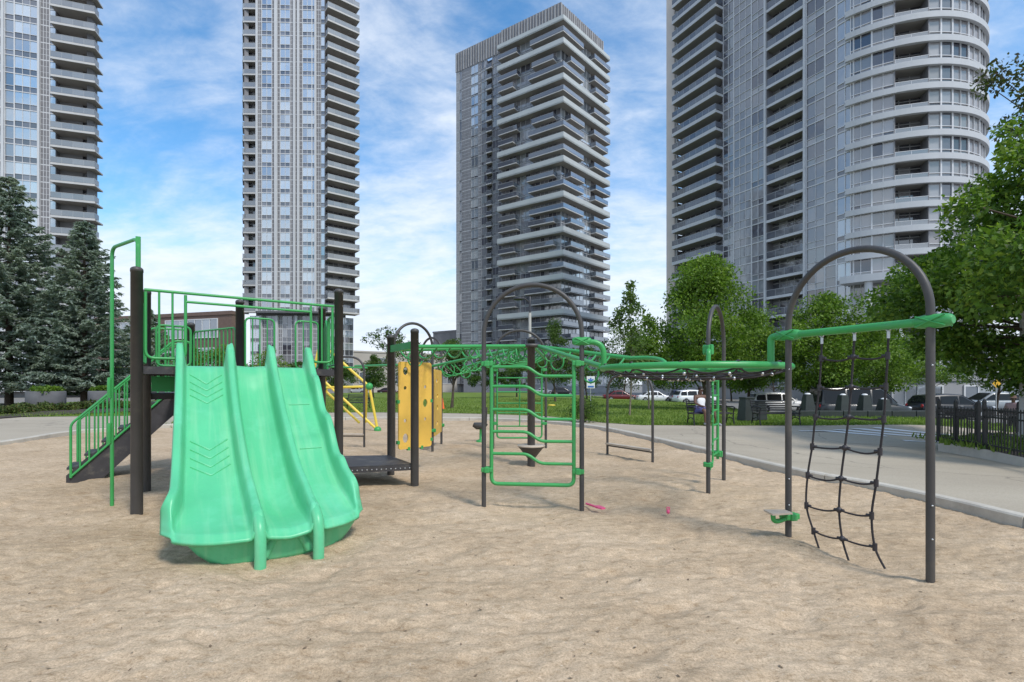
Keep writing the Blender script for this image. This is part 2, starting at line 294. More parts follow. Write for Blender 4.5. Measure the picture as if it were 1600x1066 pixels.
# ------------------------------------------------------------------ mesh builder
WLOC = {}
def link(o, parent=None):
    C.objects.link(o)
    if parent is not None: o.parent = parent
def tag(o, label=None, cat=None, group=None, kind=None):
    if label: o['label'] = label
    if cat: o['category'] = cat
    if group: o['group'] = group
    if kind: o['kind'] = kind
    return o
def thing(name, label, cat, loc=(0, 0, 0), group=None):
    o = bpy.data.objects.new(name, None); C.objects.link(o); o.location = loc; o.empty_display_size = .2
    WLOC[o.name] = Vector(loc); return tag(o, label, cat, group)
class MB:
    def __init__(s): s.v = []; s.f = []; s.m = []; s.sm = []
    def add(s, vs, fs, mi=0, smooth=False):
        o = len(s.v); s.v += [tuple(v) for v in vs]
        for f in fs: s.f.append(tuple(i+o for i in f)); s.m.append(mi); s.sm.append(smooth)
        return s
    def box(s, c, size, rz=0, mi=0, taper=1.0):
        cx, cy, cz = c; a, b, h = size[0]/2, size[1]/2, size[2]/2; ca, sa = math.cos(rz), math.sin(rz)
        vs = []
        for dz in (-1, 1):
            k = taper if dz > 0 else 1
            for dx, dy in ((-1, -1), (1, -1), (1, 1), (-1, 1)):
                x, y = dx*a*k, dy*b*k; vs.append((cx+x*ca-y*sa, cy+x*sa+y*ca, cz+dz*h))
        return s.add(vs, [(3, 2, 1, 0), (4, 5, 6, 7), (0, 1, 5, 4), (1, 2, 6, 5), (2, 3, 7, 6), (3, 0, 4, 7)], mi)
    def b2(s, x0, x1, y0, y1, z0, z1, mi=0): return s.box(((x0+x1)/2, (y0+y1)/2, (z0+z1)/2), (x1-x0, y1-y0, z1-z0), 0, mi)
    def bar(s, p, q, w, h=None, up=(0, 0, 1), mi=0):      # rectangular bar from p to q
        p, q = Vector(p), Vector(q); d = (q-p).normalized(); h = h or w; u = Vector(up)
        if abs(d.dot(u)) > .98: u = Vector((1, 0, 0))
        x = d.cross(u).normalized(); y = x.cross(d).normalized(); vs = []
        for e in (p, q):
            for a, b in ((-1, -1), (1, -1), (1, 1), (-1, 1)): vs.append(e+x*(a*w/2)+y*(b*h/2))
        return s.add(vs, [(3, 2, 1, 0), (4, 5, 6, 7), (0, 1, 5, 4), (1, 2, 6, 5), (2, 3, 7, 6), (3, 0, 4, 7)], mi)
    def tube(s, pts, r, n=10, mi=0, closed=False, cap=True):
        pts = [Vector(p) for p in pts]; k = len(pts); rr = r if isinstance(r, (list, tuple)) else [r]*k
        tang = []
        for i in range(k):
            a = pts[i-1] if (i > 0 or closed) else pts[i]; b = pts[(i+1) % k] if (i < k-1 or closed) else pts[i]
            t = (b-a); tang.append(t.normalized() if t.length > 1e-9 else Vector((0, 0, 1)))
        u = tang[0].orthogonal().normalized(); vs = []; prev = tang[0]
        for i in range(k):
            q = prev.rotation_difference(tang[i]); u = (q @ u); u = (u-tang[i]*u.dot(tang[i])).normalized(); prev = tang[i]
            w = tang[i].cross(u)
            for j in range(n):
                a = 2*math.pi*j/n; vs.append(pts[i]+(u*math.cos(a)+w*math.sin(a))*rr[i])
        fs = []
        for i in range(k if closed else k-1):
            for j in range(n):
                a = i*n+j; b = i*n+(j+1) % n; c = ((i+1) % k)*n+(j+1) % n; d = ((i+1) % k)*n+j; fs.append((a, b, c, d))
        s.add(vs, fs, mi, True)
        if cap and not closed:
            s.add([vs[j] for j in range(n)], [tuple(reversed(range(n)))], mi); s.add([vs[(k-1)*n+j] for j in range(n)], [tuple(range(n))], mi)
        return s
    def lathe(s, prof, o=(0, 0, 0), n=24, mi=0, smooth=True):
        vs = []; o = Vector(o)
        for r, z in prof:
            for j in range(n):
                a = 2*math.pi*j/n; vs.append(o+Vector((r*math.cos(a), r*math.sin(a), z)))
        fs = [(i*n+j, i*n+(j+1) % n, (i+1)*n+(j+1) % n, (i+1)*n+j) for i in range(len(prof)-1) for j in range(n)]
        s.add(vs, fs, mi, smooth)
        if prof[0][0] > 1e-4: s.add(vs[:n], [tuple(reversed(range(n)))], mi)
        if prof[-1][0] > 1e-4: s.add(vs[-n:], [tuple(range(n))], mi)
        return s
    def prism(s, poly, z0, z1, mi=0, mtop=None, mbot=None):
        n = len(poly); vs = [(p[0], p[1], z0) for p in poly]+[(p[0], p[1], z1) for p in poly]
        s.add(vs, [(i, (i+1) % n, n+(i+1) % n, n+i) for i in range(n)], mi)
        s.add(vs, [tuple(range(n, 2*n))], mi if mtop is None else mtop); s.add(vs, [tuple(reversed(range(n)))], mi if mbot is None else mbot); return s
    def slab(s, poly3, nrm, t, mi=0, smooth=False):       # planar polygon (3D points) given thickness t along nrm
        n = len(poly3); nv = Vector(nrm).normalized()*t; vs = [Vector(p) for p in poly3]+[Vector(p)+nv for p in poly3]
        s.add(vs, [(i, (i+1) % n, n+(i+1) % n, n+i) for i in range(n)], mi, smooth)
        s.add(vs, [tuple(range(n, 2*n)), tuple(reversed(range(n)))], mi); return s
    def ball(s, c, r, n=10, mi=0, sc=(1, 1, 1)):
        prof = []; k = n//2+1; vs = []; c = Vector(c)
        for i in range(k+1):
            t = -math.pi/2+math.pi*i/k
            for j in range(n):
                a = 2*math.pi*j/n; vs.append(c+Vector((r*sc[0]*math.cos(t)*math.cos(a), r*sc[1]*math.cos(t)*math.sin(a), r*sc[2]*math.sin(t))))
        fs = [(i*n+j, i*n+(j+1) % n, (i+1)*n+(j+1) % n, (i+1)*n+j) for i in range(k) for j in range(n)]
        return s.add(vs, fs, mi, True)
    def mesh(s, name, mats):
        me = bpy.data.meshes.new(name); me.from_pydata(s.v, [], s.f)
        for m in (mats if isinstance(mats, (list, tuple)) else [mats]): me.materials.append(m)
        me.polygons.foreach_set('material_index', s.m); me.polygons.foreach_set('use_smooth', s.sm); me.update(); return me
    def build(s, name, mats, parent=None, bevel=0, kind=None, fix=False, label=None):
        if not s.v: return None
        lo = [min(v[i] for v in s.v) for i in range(3)]; hi = [max(v[i] for v in s.v) for i in range(3)]
        c = Vector(((lo[0]+hi[0])/2, (lo[1]+hi[1])/2, lo[2]))
        s.v = [(v[0]-c.x, v[1]-c.y, v[2]-c.z) for v in s.v]
        me = s.mesh(name, mats)
        if fix:
            bm = bmesh.new(); bm.from_mesh(me); bmesh.ops.remove_doubles(bm, verts=bm.verts, dist=1e-5); bmesh.ops.recalc_face_normals(bm, faces=bm.faces); bm.to_mesh(me); bm.free()
        o = bpy.data.objects.new(name, me); link(o, parent)
        o.location = c-(WLOC[parent.name] if parent is not None else Vector())
        WLOC[o.name] = c
        if bevel:
            b = o.modifiers.new('bevel', 'BEVEL'); b.width = bevel; b.segments = 2; b.limit_method = 'ANGLE'
        if kind: o['kind'] = kind
        if label: o['label'] = label
        return o
def np_mesh(name, verts, quads, mat, smooth=False):
    me = bpy.data.meshes.new(name); nv, nf = len(verts), len(quads)
    me.vertices.add(nv); me.vertices.foreach_set('co', np.asarray(verts, np.float32).ravel())
    k = quads.shape[1]
    me.loops.add(nf*k); me.loops.foreach_set('vertex_index', np.asarray(quads, np.int32).ravel())
    me.polygons.add(nf); me.polygons.foreach_set('loop_start', np.arange(0, nf*k, k, dtype=np.int32)); me.polygons.foreach_set('loop_total', np.full(nf, k, np.int32))
    if smooth: me.polygons.foreach_set('use_smooth', np.ones(nf, bool))
    me.materials.append(mat); me.update(calc_edges=True); return me
def obj(name, me, parent=None, wloc=(0, 0, 0)):
    o = bpy.data.objects.new(name, me); link(o, parent); w = Vector(wloc)
    o.location = w-(WLOC[parent.name] if parent is not None else Vector()); WLOC[o.name] = w; return o
def copy_tree(o, parent=None):
    c = o.copy(); C.objects.link(c); c.parent = parent
    for ch in KIDS(o): copy_tree(ch, c)
    return c
def KIDS(o): return list(o.children)
def arc(c, a0, a1, r, n, ax, ay):       # arc points about c in the plane of unit vectors ax, ay
    return [Vector(c)+Vector(ax)*(r*math.cos(a0+(a1-a0)*i/n))+Vector(ay)*(r*math.sin(a0+(a1-a0)*i/n)) for i in range(n+1)]
def fillet(pts, r, n=6):                # round the inner corners of a polyline
    pts = [Vector(p) for p in pts]; out = [pts[0]]
    for i in range(1, len(pts)-1):
        a, b, c = pts[i-1], pts[i], pts[i+1]; u = (a-b); w = (c-b); rr = min(r, u.length*.49, w.length*.49); u.normalize(); w.normalize()
        p, q = b+u*rr, b+w*rr
        for k in range(n+1):
            t = k/n; out.append(p*(1-t)**2+b*2*t*(1-t)+q*t*t)
    out.append(pts[-1]); return out
def catmull(pts, n=8, closed=False):
    pts = [Vector(p) for p in pts]; k = len(pts); out = []
    for i in range(k if closed else k-1):
        p0 = pts[(i-1) % k] if (closed or i > 0) else pts[0]; p1 = pts[i]; p2 = pts[(i+1) % k]; p3 = pts[(i+2) % k] if (closed or i+2 < k) else pts[-1]
        for j in range(n):
            t = j/n; out.append(.5*((2*p1)+(p2-p0)*t+(2*p0-5*p1+4*p2-p3)*t*t+(3*p1-p0-3*p2+p3)*t**3))
    if not closed: out.append(pts[-1])
    return out
def sstep(a, b, x):
    t = max(0.0, min(1.0, (x-a)/(b-a))); return t*t*(3-2*t)
# ================================================================== GROUND
CEN = Vector((-3.5, 9.0))
def polar(pts):
    L = []
    for p in pts:
        d = Vector((p[0], p[1]))-CEN; L.append((math.atan2(d.y, d.x), d.length, p[2] if len(p) > 2 else 0.0))
    L.sort(); return [(L[-1][0]-2*math.pi,)+L[-1][1:]]+L+[(L[0][0]+2*math.pi,)+L[0][1:]]
def rad(L, th):
    for a, b in zip(L, L[1:]):
        if a[0] <= th <= b[0]:
            t = (th-a[0])/max(1e-9, b[0]-a[0]); return a[1]+(b[1]-a[1])*t, a[2]+(b[2]-a[2])*t
    return L[0][1:]
KH = .12
k_in = [G(1600, 806, KH), G(1480, 778, KH), G(1360, 753, KH), G(1240, 732, KH), G(1100, 701, KH), G(1020, 683, KH), G(950, 668.5, KH), G(880, 659.5, KH), G(820, 655.5, KH), G(760, 653, KH), G(640, 652, KH), G(540, 652, KH), V(-11, 20.3, 0),
        G(170, 669, KH), G(100, 675, KH), G(0, 690, KH), V(-12.6, 8, 0), V(-11, 0, 0), V(-6, -6.5, 0), V(1.5, -6, 0), V(5.2, -2, 0), V(6.1, 2, 0)]
kc = catmull([(p.x, p.y, 0) for p in k_in], 8, True)
PIN = polar([(p.x, p.y, .1) for p in kc])
POUT = polar([(30, -6, -.5), (30, 8, -.6), (27, 15, -.7), (23, 20.0, -.6), (15.6, 18.9, .06), (11.1, 17.9, .1), (7.5, 17.8, .1), (4.6, 18.1, .1), (3.44, 19.3, .1), (1.5, 23.2, .1), (-3.2, 25.5, .1), (-8, 26.2, .1), (-12, 25.2, .1), (-15.5, 23.5, .1), (-22, 22.5, .1), (-34, 21, .1), (-36, 0, .1), (0, -22, .1)])
GOUT = polar([(34, -6, -.7), (36, 8, -.7), (34, 16, -.7), (28, 23, -.7), (20.8, 24.6, -.10), (16.4, 28, -.2), (16.6, 36, -.32), (19.2, 59, -.5), (15.4, 80, -.5), (0, 115, -.4), (-35, 115, -.4), (-40, 62, -.4), (-48, 42, -.2), (-52, 22, 0), (-50, 0, 0), (0, -40, 0)])
NTH = 240
def ring(name, A, B, mat, steps, dz=0.0):
    vs = []; fs = []
    for i in range(NTH):
        th = -math.pi+2*math.pi*i/NTH; ra, za = rad(A, th); rb, zb = rad(B, th)
        for j in range(steps+1):
            t = j/steps; r = ra+(rb-ra)*t; x, y = CEN.x+r*math.cos(th), CEN.y+r*math.sin(th); vs.append((x, y, za+(zb-za)*t+dz))
    for i in range(NTH):
        for j in range(steps):
            a = i*(steps+1)+j; b = ((i+1) % NTH)*(steps+1)+j; fs.append((a, a+1, b+1, b))
    mb = MB(); mb.add(vs, fs, 0, True); return mb.build(name, mat)
tag(ring('pavement', PIN, POUT, M['pavement'], 8), kind='structure')
tag(ring('lawn', POUT, GOUT, M['lawn'], 14, .012), kind='structure')
g = MB(); g.add([(-900, -300, -.72), (900, -300, -.72), (900, 1800, -.72), (-900, 1800, -.72)], [(0, 1, 2, 3)]); tag(g.build('street', M['asphalt']), kind='structure')
def lawn_z(x, y):
    d = Vector((x, y))-CEN; th = math.atan2(d.y, d.x); a, za = rad(POUT, th); b, zb = rad(GOUT, th)
    if d.length < a: return .1
    if d.length > b: return -.72
    t = (d.length-a)/(b-a); return za+(zb-za)*t+.012

# sand: a height field whose rows follow the distance, trodden into dents and mounds
HOLLOWS = [(-2.0, 4.35, .55, .05), (.25, 6.2, .5, .035), (3.0, 4.4, .45, .04), (-7.3, 8.0, .4, .03), (2.4, 6.3, .8, .03), (-1.9, 8.3, .5, .02)]
def sand_h(x, y):
    p = Vector((x*1.0, y*1.25, 0.3)); q = Vector((x*3.1, y*4.3, 4.7)); s = Vector((x*8.0, y*9.5, 9.1))
    h = .030*noise.noise(p*.8)+.018*noise.noise(q)+.014*noise.noise(s)+.010*noise.noise(Vector((x*19, y*23, 3.3)))
    n = noise.noise(Vector((x*2.3, y*3.2, 17.0)))
    h -= .028*sstep(.22, .55, n)           # footprints
    h += .012*sstep(.15, .5, -n)
    for hx, hy, hr, hd in HOLLOWS:
        q2 = ((x-hx)**2+(y-hy)**2)/(hr*hr)
        if q2 < 6: h += -hd*math.exp(-q2)+.35*hd*math.exp(-(q2-1.8)**2)
    d = Vector((x, y))-CEN
    return min(h, .06)-.12*sstep(.1, .5, d.length-rad(PIN, math.atan2(d.y, d.x))[0])
def build_sand():
    rows = []; Y = -1.0
    while Y < 2.0: rows.append(Y); Y += .3
    while Y < 25.5: rows.append(Y); Y += max(.016, Y*Y*.0013)
    cols = 420; vs = []; fs = []
    for Y in rows:
        half = max(6.0, abs(Y)*1.28+1.5)
        for j in range(cols+1):
            u = j/cols*2-1; x = half*u; x = max(-16.5, min(8.5, x)); vs.append((x, Y, sand_h(x, Y)))
    n = cols+1
    for i in range(len(rows)-1):
        for j in range(cols):
            a = i*n+j
            if abs(vs[a][0]-vs[a+1][0]) < 1e-6 and abs(vs[a+n][0]-vs[a+n+1][0]) < 1e-6: continue
            fs.append((a, a+1, a+n+1, a+n))
    me = np_mesh('sand', np.array(vs), np.array(fs), M['sand'], True)
    o = obj('sand', me); o['kind'] = 'structure'
build_sand()
mb = MB(); mb.add([(-16, -12, -.09), (9, -12, -.09), (9, 26, -.09), (-16, 26, -.09)], [(0, 1, 2, 3)]); tag(mb.build('subsoil', M['sand']), kind='structure')

# kerb: cast sections with open joints between them
kroot = bpy.data.objects.new('kerb', None); C.objects.link(kroot); kroot['kind'] = 'structure'; WLOC[kroot.name] = Vector()
kk = [Vector((p.x, p.y)) for p in kc]; kk.append(kk[0]); acc = []; cur = [kk[0]]; dist = 0
for a, b in zip(kk, kk[1:]):
    cur.append(b); dist += (b-a).length
    if dist > 2.6: acc.append(cur); cur = [b]; dist = 0
for sec in acc:
    mb = MB(); prof = [(-.015, -.16), (-.015, KH-.02), (.005, KH), (.135, KH), (.15, KH-.015), (.15, -.16)]; vs = []
    for i, p in enumerate(sec):
        t = (sec[min(i+1, len(sec)-1)]-sec[max(i-1, 0)]).normalized(); nn = Vector((t.y, -t.x))
        if nn.dot(p-CEN) < 0: nn = -nn
        q = p + t*(.008 if i == 0 else (-.008 if i == len(sec)-1 else 0))
        for o_, z in prof: vs.append((q.x+nn.x*o_, q.y+nn.y*o_, z+.004*math.sin(p.x*3)))
    k = len(prof); fs = [(i*k+j, (i+1)*k+j, (i+1)*k+j+1, i*k+j+1) for i in range(len(sec)-1) for j in range(k-1)]
    fs += [tuple(range(k)), tuple(reversed(range((len(sec)-1)*k, len(sec)*k)))]
    mb.add(vs, fs); mb.build('kerb_section', M['kerb'], kroot, fix=True)

# crossing stripes on the pavement
def pave_z(x, y):
    d = Vector((x, y))-CEN; th = math.atan2(d.y, d.x); a, za = rad(PIN, th); b, zb = rad(POUT, th)
    return za+(zb-za)*max(0, min(1, (d.length-a)/(b-a)))
for x0, y0, L in ((9.2, 15.9, 3.0), (10.6, 16.35, 3.4), (11.5, 16.8, 3.2), (12.3, 15.6, 2.4), (12.6, 17.3, 3.0), (13.6, 16.1, 2.2)):
    mb = MB(); vs = []
    for k in range(13):
        x = x0+L*k/12; y = y0+.10*L*k/12
        for o in (0, .17): vs.append((x, y+o, pave_z(x, y+o)+.012))
    mb.add(vs, [(2*k, 2*k+2, 2*k+3, 2*k+1) for k in range(12)])
    tag(mb.build('crossing_stripe', M['white']), kind='structure')

# grass blades on the lawn's near side
def blades(name, n, sampler, hmin, hmax, mat):
    vs = np.zeros((n, 3, 3)); k = 0
    while k < n:
        x, y, z = sampler(); a = random.uniform(0, 6.28); h = random.uniform(hmin, hmax); w = h*.16+.006; lx, ly = random.gauss(0, h*.4), random.gauss(0, h*.4)
        vs[k, 0] = (x-w*math.cos(a), y-w*math.sin(a), z-.01); vs[k, 1] = (x+w*math.cos(a), y+w*math.sin(a), z-.01); vs[k, 2] = (x+lx, y+ly, z+h); k += 1
    me = np_mesh(name, vs.reshape(-1, 3), np.arange(3*n).reshape(-1, 3), mat); o = obj(name, me); o['kind'] = 'stuff'; return o
def samp():
    while True:
        Y = 17.5+42*random.random()**1.6; x = random.uniform(-1.0, 1.02)*Y*1.03
        d = Vector((x, Y))-CEN; th = math.atan2(d.y, d.x)
        if rad(POUT, th)[0]+.02 < d.length < rad(GOUT, th)[0] and Y > 17: return x, Y, lawn_z(x, Y)
blades('grass', 70000, samp, .05, .13, M['blade'])
def samp2():
    return random.gauss(-12.4, .6), random.gauss(19.2, .35), 0.0
def samp3():
    Y = 2.6+15*random.random()**1.7; x = random.uniform(-1.05, 1.05)*Y; return max(-13, min(5, x)), Y, 0
lit = np.zeros((420, 4, 3))
for i in range(420):
    x, y, _ = samp3(); a = random.uniform(0, 6.28); l = random.uniform(.006, .018); w = l*random.choice((.14, .5, .6)); z = sand_h(x, y)+.004; ca, sa = math.cos(a), math.sin(a)
    for k, (p, q, h) in enumerate(((-l, 0, 0), (0, w, .004), (l, 0, .006), (0, -w, .0))): lit[i, k] = (x+p*ca-q*sa, y+p*sa+q*ca, z+h)
o = obj('leaf_litter', np_mesh('leaf_litter', lit.reshape(-1, 3), np.arange(420*4).reshape(-1, 4), M['litter'])); o['kind'] = 'stuff'
blades('weeds', 500, samp2, .08, .2, M['blade'])
# ================================================================== PLAY TOWER
def post_mb(x, y, z1, r=.064, dome=True):
    prof = [(r, -.12), (r, z1-.05)]
    prof += [(r*1.06, z1-.05), (r*1.06, z1-.02)] + [(r*1.06*math.cos(R(a)), z1-.02+r*.62*math.sin(R(a))) for a in (20, 40, 60, 80)] + [(.001, z1-.02+r*.62)]
    return MB().lathe(prof, (x, y, 0), 20)
FL, FR = V(-4.60, 6.12, 0), V(-2.62, 7.55, 0)
U = (FR-FL).normalized(); W = V(-U.y, U.x, 0)             # along the front edge, and away from the viewer
RL, RM, RR = V(-5.50, 7.50, 0), V(-4.58, 8.40, 0), V(-3.47, 9.12, 0)
P299 = V(-5.95, 9.25, 0); LP1, LP2 = V(-1.54, 7.90, 0), V(-2.16, 8.90, 0)
DZ = 1.82
tower = thing('play_tower', 'green and black raised play platform with stairs, guard rails and a mint triple slide', 'play structure', (-4.0, 7.6, 0))
for p, h in ((FL, 3.02), (FR, 3.02), (RL, 3.0), (RM, 3.0), (RR, 3.0), (P299, 2.72), (LP1, 2.46), (LP2, 2.46)):
    post_mb(p.x, p.y, h).build('post', M['post'], tower)
def lerp(a, b, t): return a+(b-a)*t
def zup(p, z): return V(p.x, p.y, z)
# decks
def deck_plate(poly, z, name='deck'):
    d = MB().prism([(p.x, p.y) for p in poly], z-.012, z).build(name, M['deck'], tower)
    rim = MB()
    for a, b in zip(poly, poly[1:]+poly[:1]): rim.bar(zup(a, z-.055), zup(b, z-.055), .035, .085)
    rim.build('deck_edge', M['deck'], d)
    return d
ins = .02
main_poly = [FL+U*.02+W*.02, FR-U*.02+W*.02, RR+U*-.02-W*.02, RM, RL+U*.02-W*.02]
deck_plate(main_poly, DZ)
STL = V(-6.10, 9.00, 0)                                    # head of the stairs, near side
land = [RL+W*.03, RM+W*.04, P299+U*.05+W*.35, P299-U*.9+W*.3, STL]
deck_plate(land, 1.46)
low = [FR+V(.06, .05, 0), LP1+V(-.03, 0, 0), LP2+V(-.02, -.04, 0), V(-3.05, 8.78, 0)]
ld = deck_plate(low, .335, 'low_deck')
holes = MB()
a, b = low[0], low[1]
for i in range(14):
    t = (i+.7)/14.4; c = lerp(a, b, t); n_ = V((b-a).y, -(b-a).x, 0).normalized()
    holes.ball(zup(c, .275)+n_*.017, .011, 8)
holes.build('edge_bolts', M['steel'], ld, kind='stuff')
# green drop panel under the deck
e0, e1 = lerp(FL, FR, .06)+W*.5, lerp(FL, FR, .42)+W*.5
MB().slab([zup(e0, 1.5), zup(e1, 1.5), zup(e1, 1.70), zup(e0, 1.70)], W, .02).build('skirt_panel', M['green_deep'], tower)

# guard rails
def guard(p, q, z0, z1, n, name='guard_rail', parent=tower, r=.017, rb=.011, hoop=True, crest=0):
    p, q = Vector(p), Vector(q); d = (q-p).normalized(); L = (q-p).length
    fr = MB(); loop = [zup(p, z0), zup(q, z0), zup(q, z1), zup(p, z1)]
    c = []; k = .09
    for i in range(4):
        a, b, e = loop[i-1], loop[i], loop[(i+1) % 4]; u = (a-b).normalized()*min(k, L*.3); w = (e-b).normalized()*min(k, L*.3)
        for j in range(5):
            t = j/4; c.append((b+u)*(1-t)**2+b*2*t*(1-t)+(b+w)*t*t)
    fr.tube(c, r, 8, closed=True); g = fr.build(name, M['green'], parent)
    for i in range(n):
        t = (i+1)/(n+1); x = lerp(p, q, t); MB().tube([zup(x, z0), zup(x, z1)], rb, 8).build('baluster', M['green'], g)
    return g
fa = lambda t: lerp(FL, FR, t)
def front_panel(t0, t1, n):
    p, q = fa(t0), fa(t1)
    g = MB(); g.tube(fillet([zup(p, 2.74), zup(p, DZ+.10), zup(q, DZ+.10), zup(q, 2.74)], .1), .018, 8); gg = g.build('guard_rail', M['green'], tower)
    for i in range(n):
        x = lerp(p, q, (i+1)/(n+1)); MB().tube([zup(x, DZ+.1), zup(x, 2.76)], .013, 8).build('baluster', M['green'], gg)
front_panel(.035, .205, 2); front_panel(.835, .962, 1)
MB().tube([zup(fa(.03), 2.765), zup(fa(.97), 2.765)], .019, 10).build('top_rail', M['green'], tower)
MB().tube([zup(fa(.205), 2.655), zup(fa(.835), 2.655)], .017, 10).build('top_rail', M['green'], tower)
guard(lerp(FL, RL, .08), lerp(FL, RL, .92), DZ+.08, 2.70, 7)
guard(lerp(FR, RR, .08), lerp(FR, RR, .60), DZ+.08, 2.70, 4)
MB().slab([zup(lerp(RR, FR, .1), DZ+.02), zup(lerp(RR, FR, .32), DZ+.02), zup(lerp(RR, FR, .32), 2.58), zup(lerp(RR, FR, .21), 2.72), zup(lerp(RR, FR, .1), 2.58)], U, .03).build('end_panel', M['green_deep'], tower)
guard(lerp(RM, RR, .06), lerp(RM, RR, .40), DZ+.05, 2.72, 3)
guard(lerp(RM, RR, .66), lerp(RM, RR, .95), DZ+.05, 2.72, 2)
# landing fence of close balusters between the rear posts
guard(lerp(P299, RM, .07)+W*.05, lerp(P299, RM, .93)+W*.05, 1.54, 2.56, 10)
guard(P299-U*.62+W*.04, P299-U*.06+W*.04, 1.54, 2.60, 3)
guard(lerp(RL, RM, .1)+W*.02, lerp(RL, RM, .45)+W*.02, DZ+.06, 2.5, 3)

# stairs
S0 = V(-7.29, 8.16, 0); SD = (STL-S0).normalized(); SL = (STL-S0).length; SN = V(-SD.y, SD.x, 0); SW = .78
stair = bpy.data.objects.new('staircase', None); link(stair, tower); stair.location = S0-WLOC[tower.name]; WLOC[stair.name] = Vector(S0)
RISE = 1.46/SL
for off in (0, SW):
    a, b = S0+SN*off, STL+SN*off
    lo = [zup(a, -.06), zup(a+SD*.40, -.06), zup(b+SD*.08, 1.12), zup(b+SD*.08, 1.50), zup(b-SD*.02, 1.50), zup(a, .10)]
    MB().slab(lo, SN, .03).build('stringer', M['deck'], stair, fix=True)
for i in range(6):
    t = (i+.7)/6.6; c = lerp(S0, STL, t)+SN*(SW/2); z = 1.46*(i+1)/7
    MB().box((c.x, c.y, z), (.30, SW-.02, .035), math.atan2(SD.y, SD.x)).build('tread', M['deck'], stair)
    MB().box((c.x+SD.x*.14, c.y+SD.y*.14, z+.095), (.012, SW-.02, .16), math.atan2(SD.y, SD.x)).build('riser', M['deck'], stair)
def stair_rail(off):
    a, b = S0+SN*off+SD*.06, STL+SN*off
    bt = lambda t: zup(lerp(a, b, t), .06+1.46*t); tp = lambda t: zup(lerp(a, b, t), .94+1.46*t*.98)
    rl = MB().tube(fillet([bt(0), tp(0), tp(1.0), tp(1.0)+SD*.25, bt(1.0)+SD*.25+V(0, 0, .08), bt(1.0), bt(0)+V(.001, 0, .02)], .07), .019, 10).build('handrail', M['green'], stair)
    for i in range(11):
        t = (i+1)/12; MB().tube([bt(t), tp(t)], .0135, 8).build('baluster', M['green'], stair)
stair_rail(-.02); stair_rail(SW+.05)

# fireman's pole beside the corner post
PB = G(175, 789)
pole = MB().tube(fillet([zup(PB, -.1), zup(PB, 3.40), zup(FL+V(-.02, .05, 0), 3.40), zup(FL+V(-.02, .05, 0), 2.3)], .13, 8), .022, 12).build('slide_pole', M['green'], tower)
for z in (.95, 1.55):
    MB().tube([zup(PB, z-.13)+V(-.012, -.022, 0), zup(PB, z-.09)+V(-.012, -.03, 0), zup(PB, z+.09)+V(-.012, -.03, 0), zup(PB, z+.13)+V(-.012, -.022, 0)], .024, 10).build('pole_sleeve', M['green'], pole)
MB().box((FL.x-.02, FL.y+.05, 3.22), (.05, .03, .40), .5).build('pole_bracket', M['green'], pole)

# ------------------------------------------------------------------ triple slide (part of the tower)
SO = V(-3.612, 6.833, 0); sd = V(.545, -.838, 0).normalized(); su = V(-sd.y, sd.x, 0)
BZ = [(-.05, 1.835), (.06, 1.83), (.16, 1.76), (.32, 1.60), (.7, 1.31), (1.1, 1.01), (1.5, .72), (1.8, .53), (2.05, .435), (2.35, .35), (2.6, .305), (3.0, .285)]
def interp(T, s):
    if s <= T[0][0]: return T[0][1]
    for (a, x), (b, y) in zip(T, T[1:]):
        if s <= b: return x+(y-x)*(s-a)/(b-a)
    return T[-1][1]
def bedz(s): return sum(interp(BZ, s+o)*w for o, w in ((-.10, .25), (0, .5), (.10, .25)))
def wallw(k, s):
    base = (-.78, -.215, .285, .775)[k]; end = (-.80, -.16, .33, .80)[k]
    x = base+(end-base)*sstep(.6, 2.5, s)
    if k in (0, 3): x += (-.06 if k == 0 else .025)*sstep(2.0, 2.5, s)
    return x
def wave(s):                                               # the humps of the outer lane
    return .035*math.exp(-((s-.62)/.10)**2)+.035*math.exp(-((s-1.28)/.10)**2)
def wallh(k, s):
    h = .215-.015*sstep(.4, 2, s)+.085*math.exp(-((s+.02)/.17)**2)
    if k in (0, 3): h = h*(1-.25*sstep(2.2, 2.55, s))*(1-.8*sstep(2.45, 2.81, s))
    else: h = h*(1-.25*sstep(2.1, 2.6, s))*(1-.6*sstep(2.65, 2.80, s))
    if k == 3: h += .062*math.sin((s-.42)/.66*2*math.pi)*sstep(.3, .55, s)*(1-sstep(1.7, 2.0, s))
    if k == 0: h += .014*math.sin((s-.3)/.8*2*math.pi)*sstep(.3, .55, s)*(1-sstep(1.7, 2.0, s))
    return h
OFF = [-.12, -.09, -.074, -.062, -.052, -.043, -.030, -.012, .012, .030, .043, .052, .062, .074, .09, .12]
def slide_pt(w, s):
    ws = [wallw(k, s) for k in range(4)]; z = bedz(s); lane = 0 if w < ws[1] else (1 if w < ws[2] else 2)
    l0, l1 = ws[lane], ws[lane+1]; x = max(-1, min(1, (w-(l0+l1)/2)/((l1-l0)/2)))
    if lane == 1: z += -.115*sstep(.1, .4, s)*(1-.75*sstep(2.1, 2.6, s))*(1-x*x)+.02*abs(x)
    if lane == 2: z += wave(s)*(1-abs(x)**6)
    if lane == 0: z += .6*(.022*math.exp(-((s-.78)/.09)**2))*(1-abs(x)**6)
    up = 0
    for k in range(4):
        d = abs(w-ws[k]); h = wallh(k, s); e = 1-sstep(.030, .074, d)
        up = max(up, h*(e**.7))
    return z+up
NS = 120
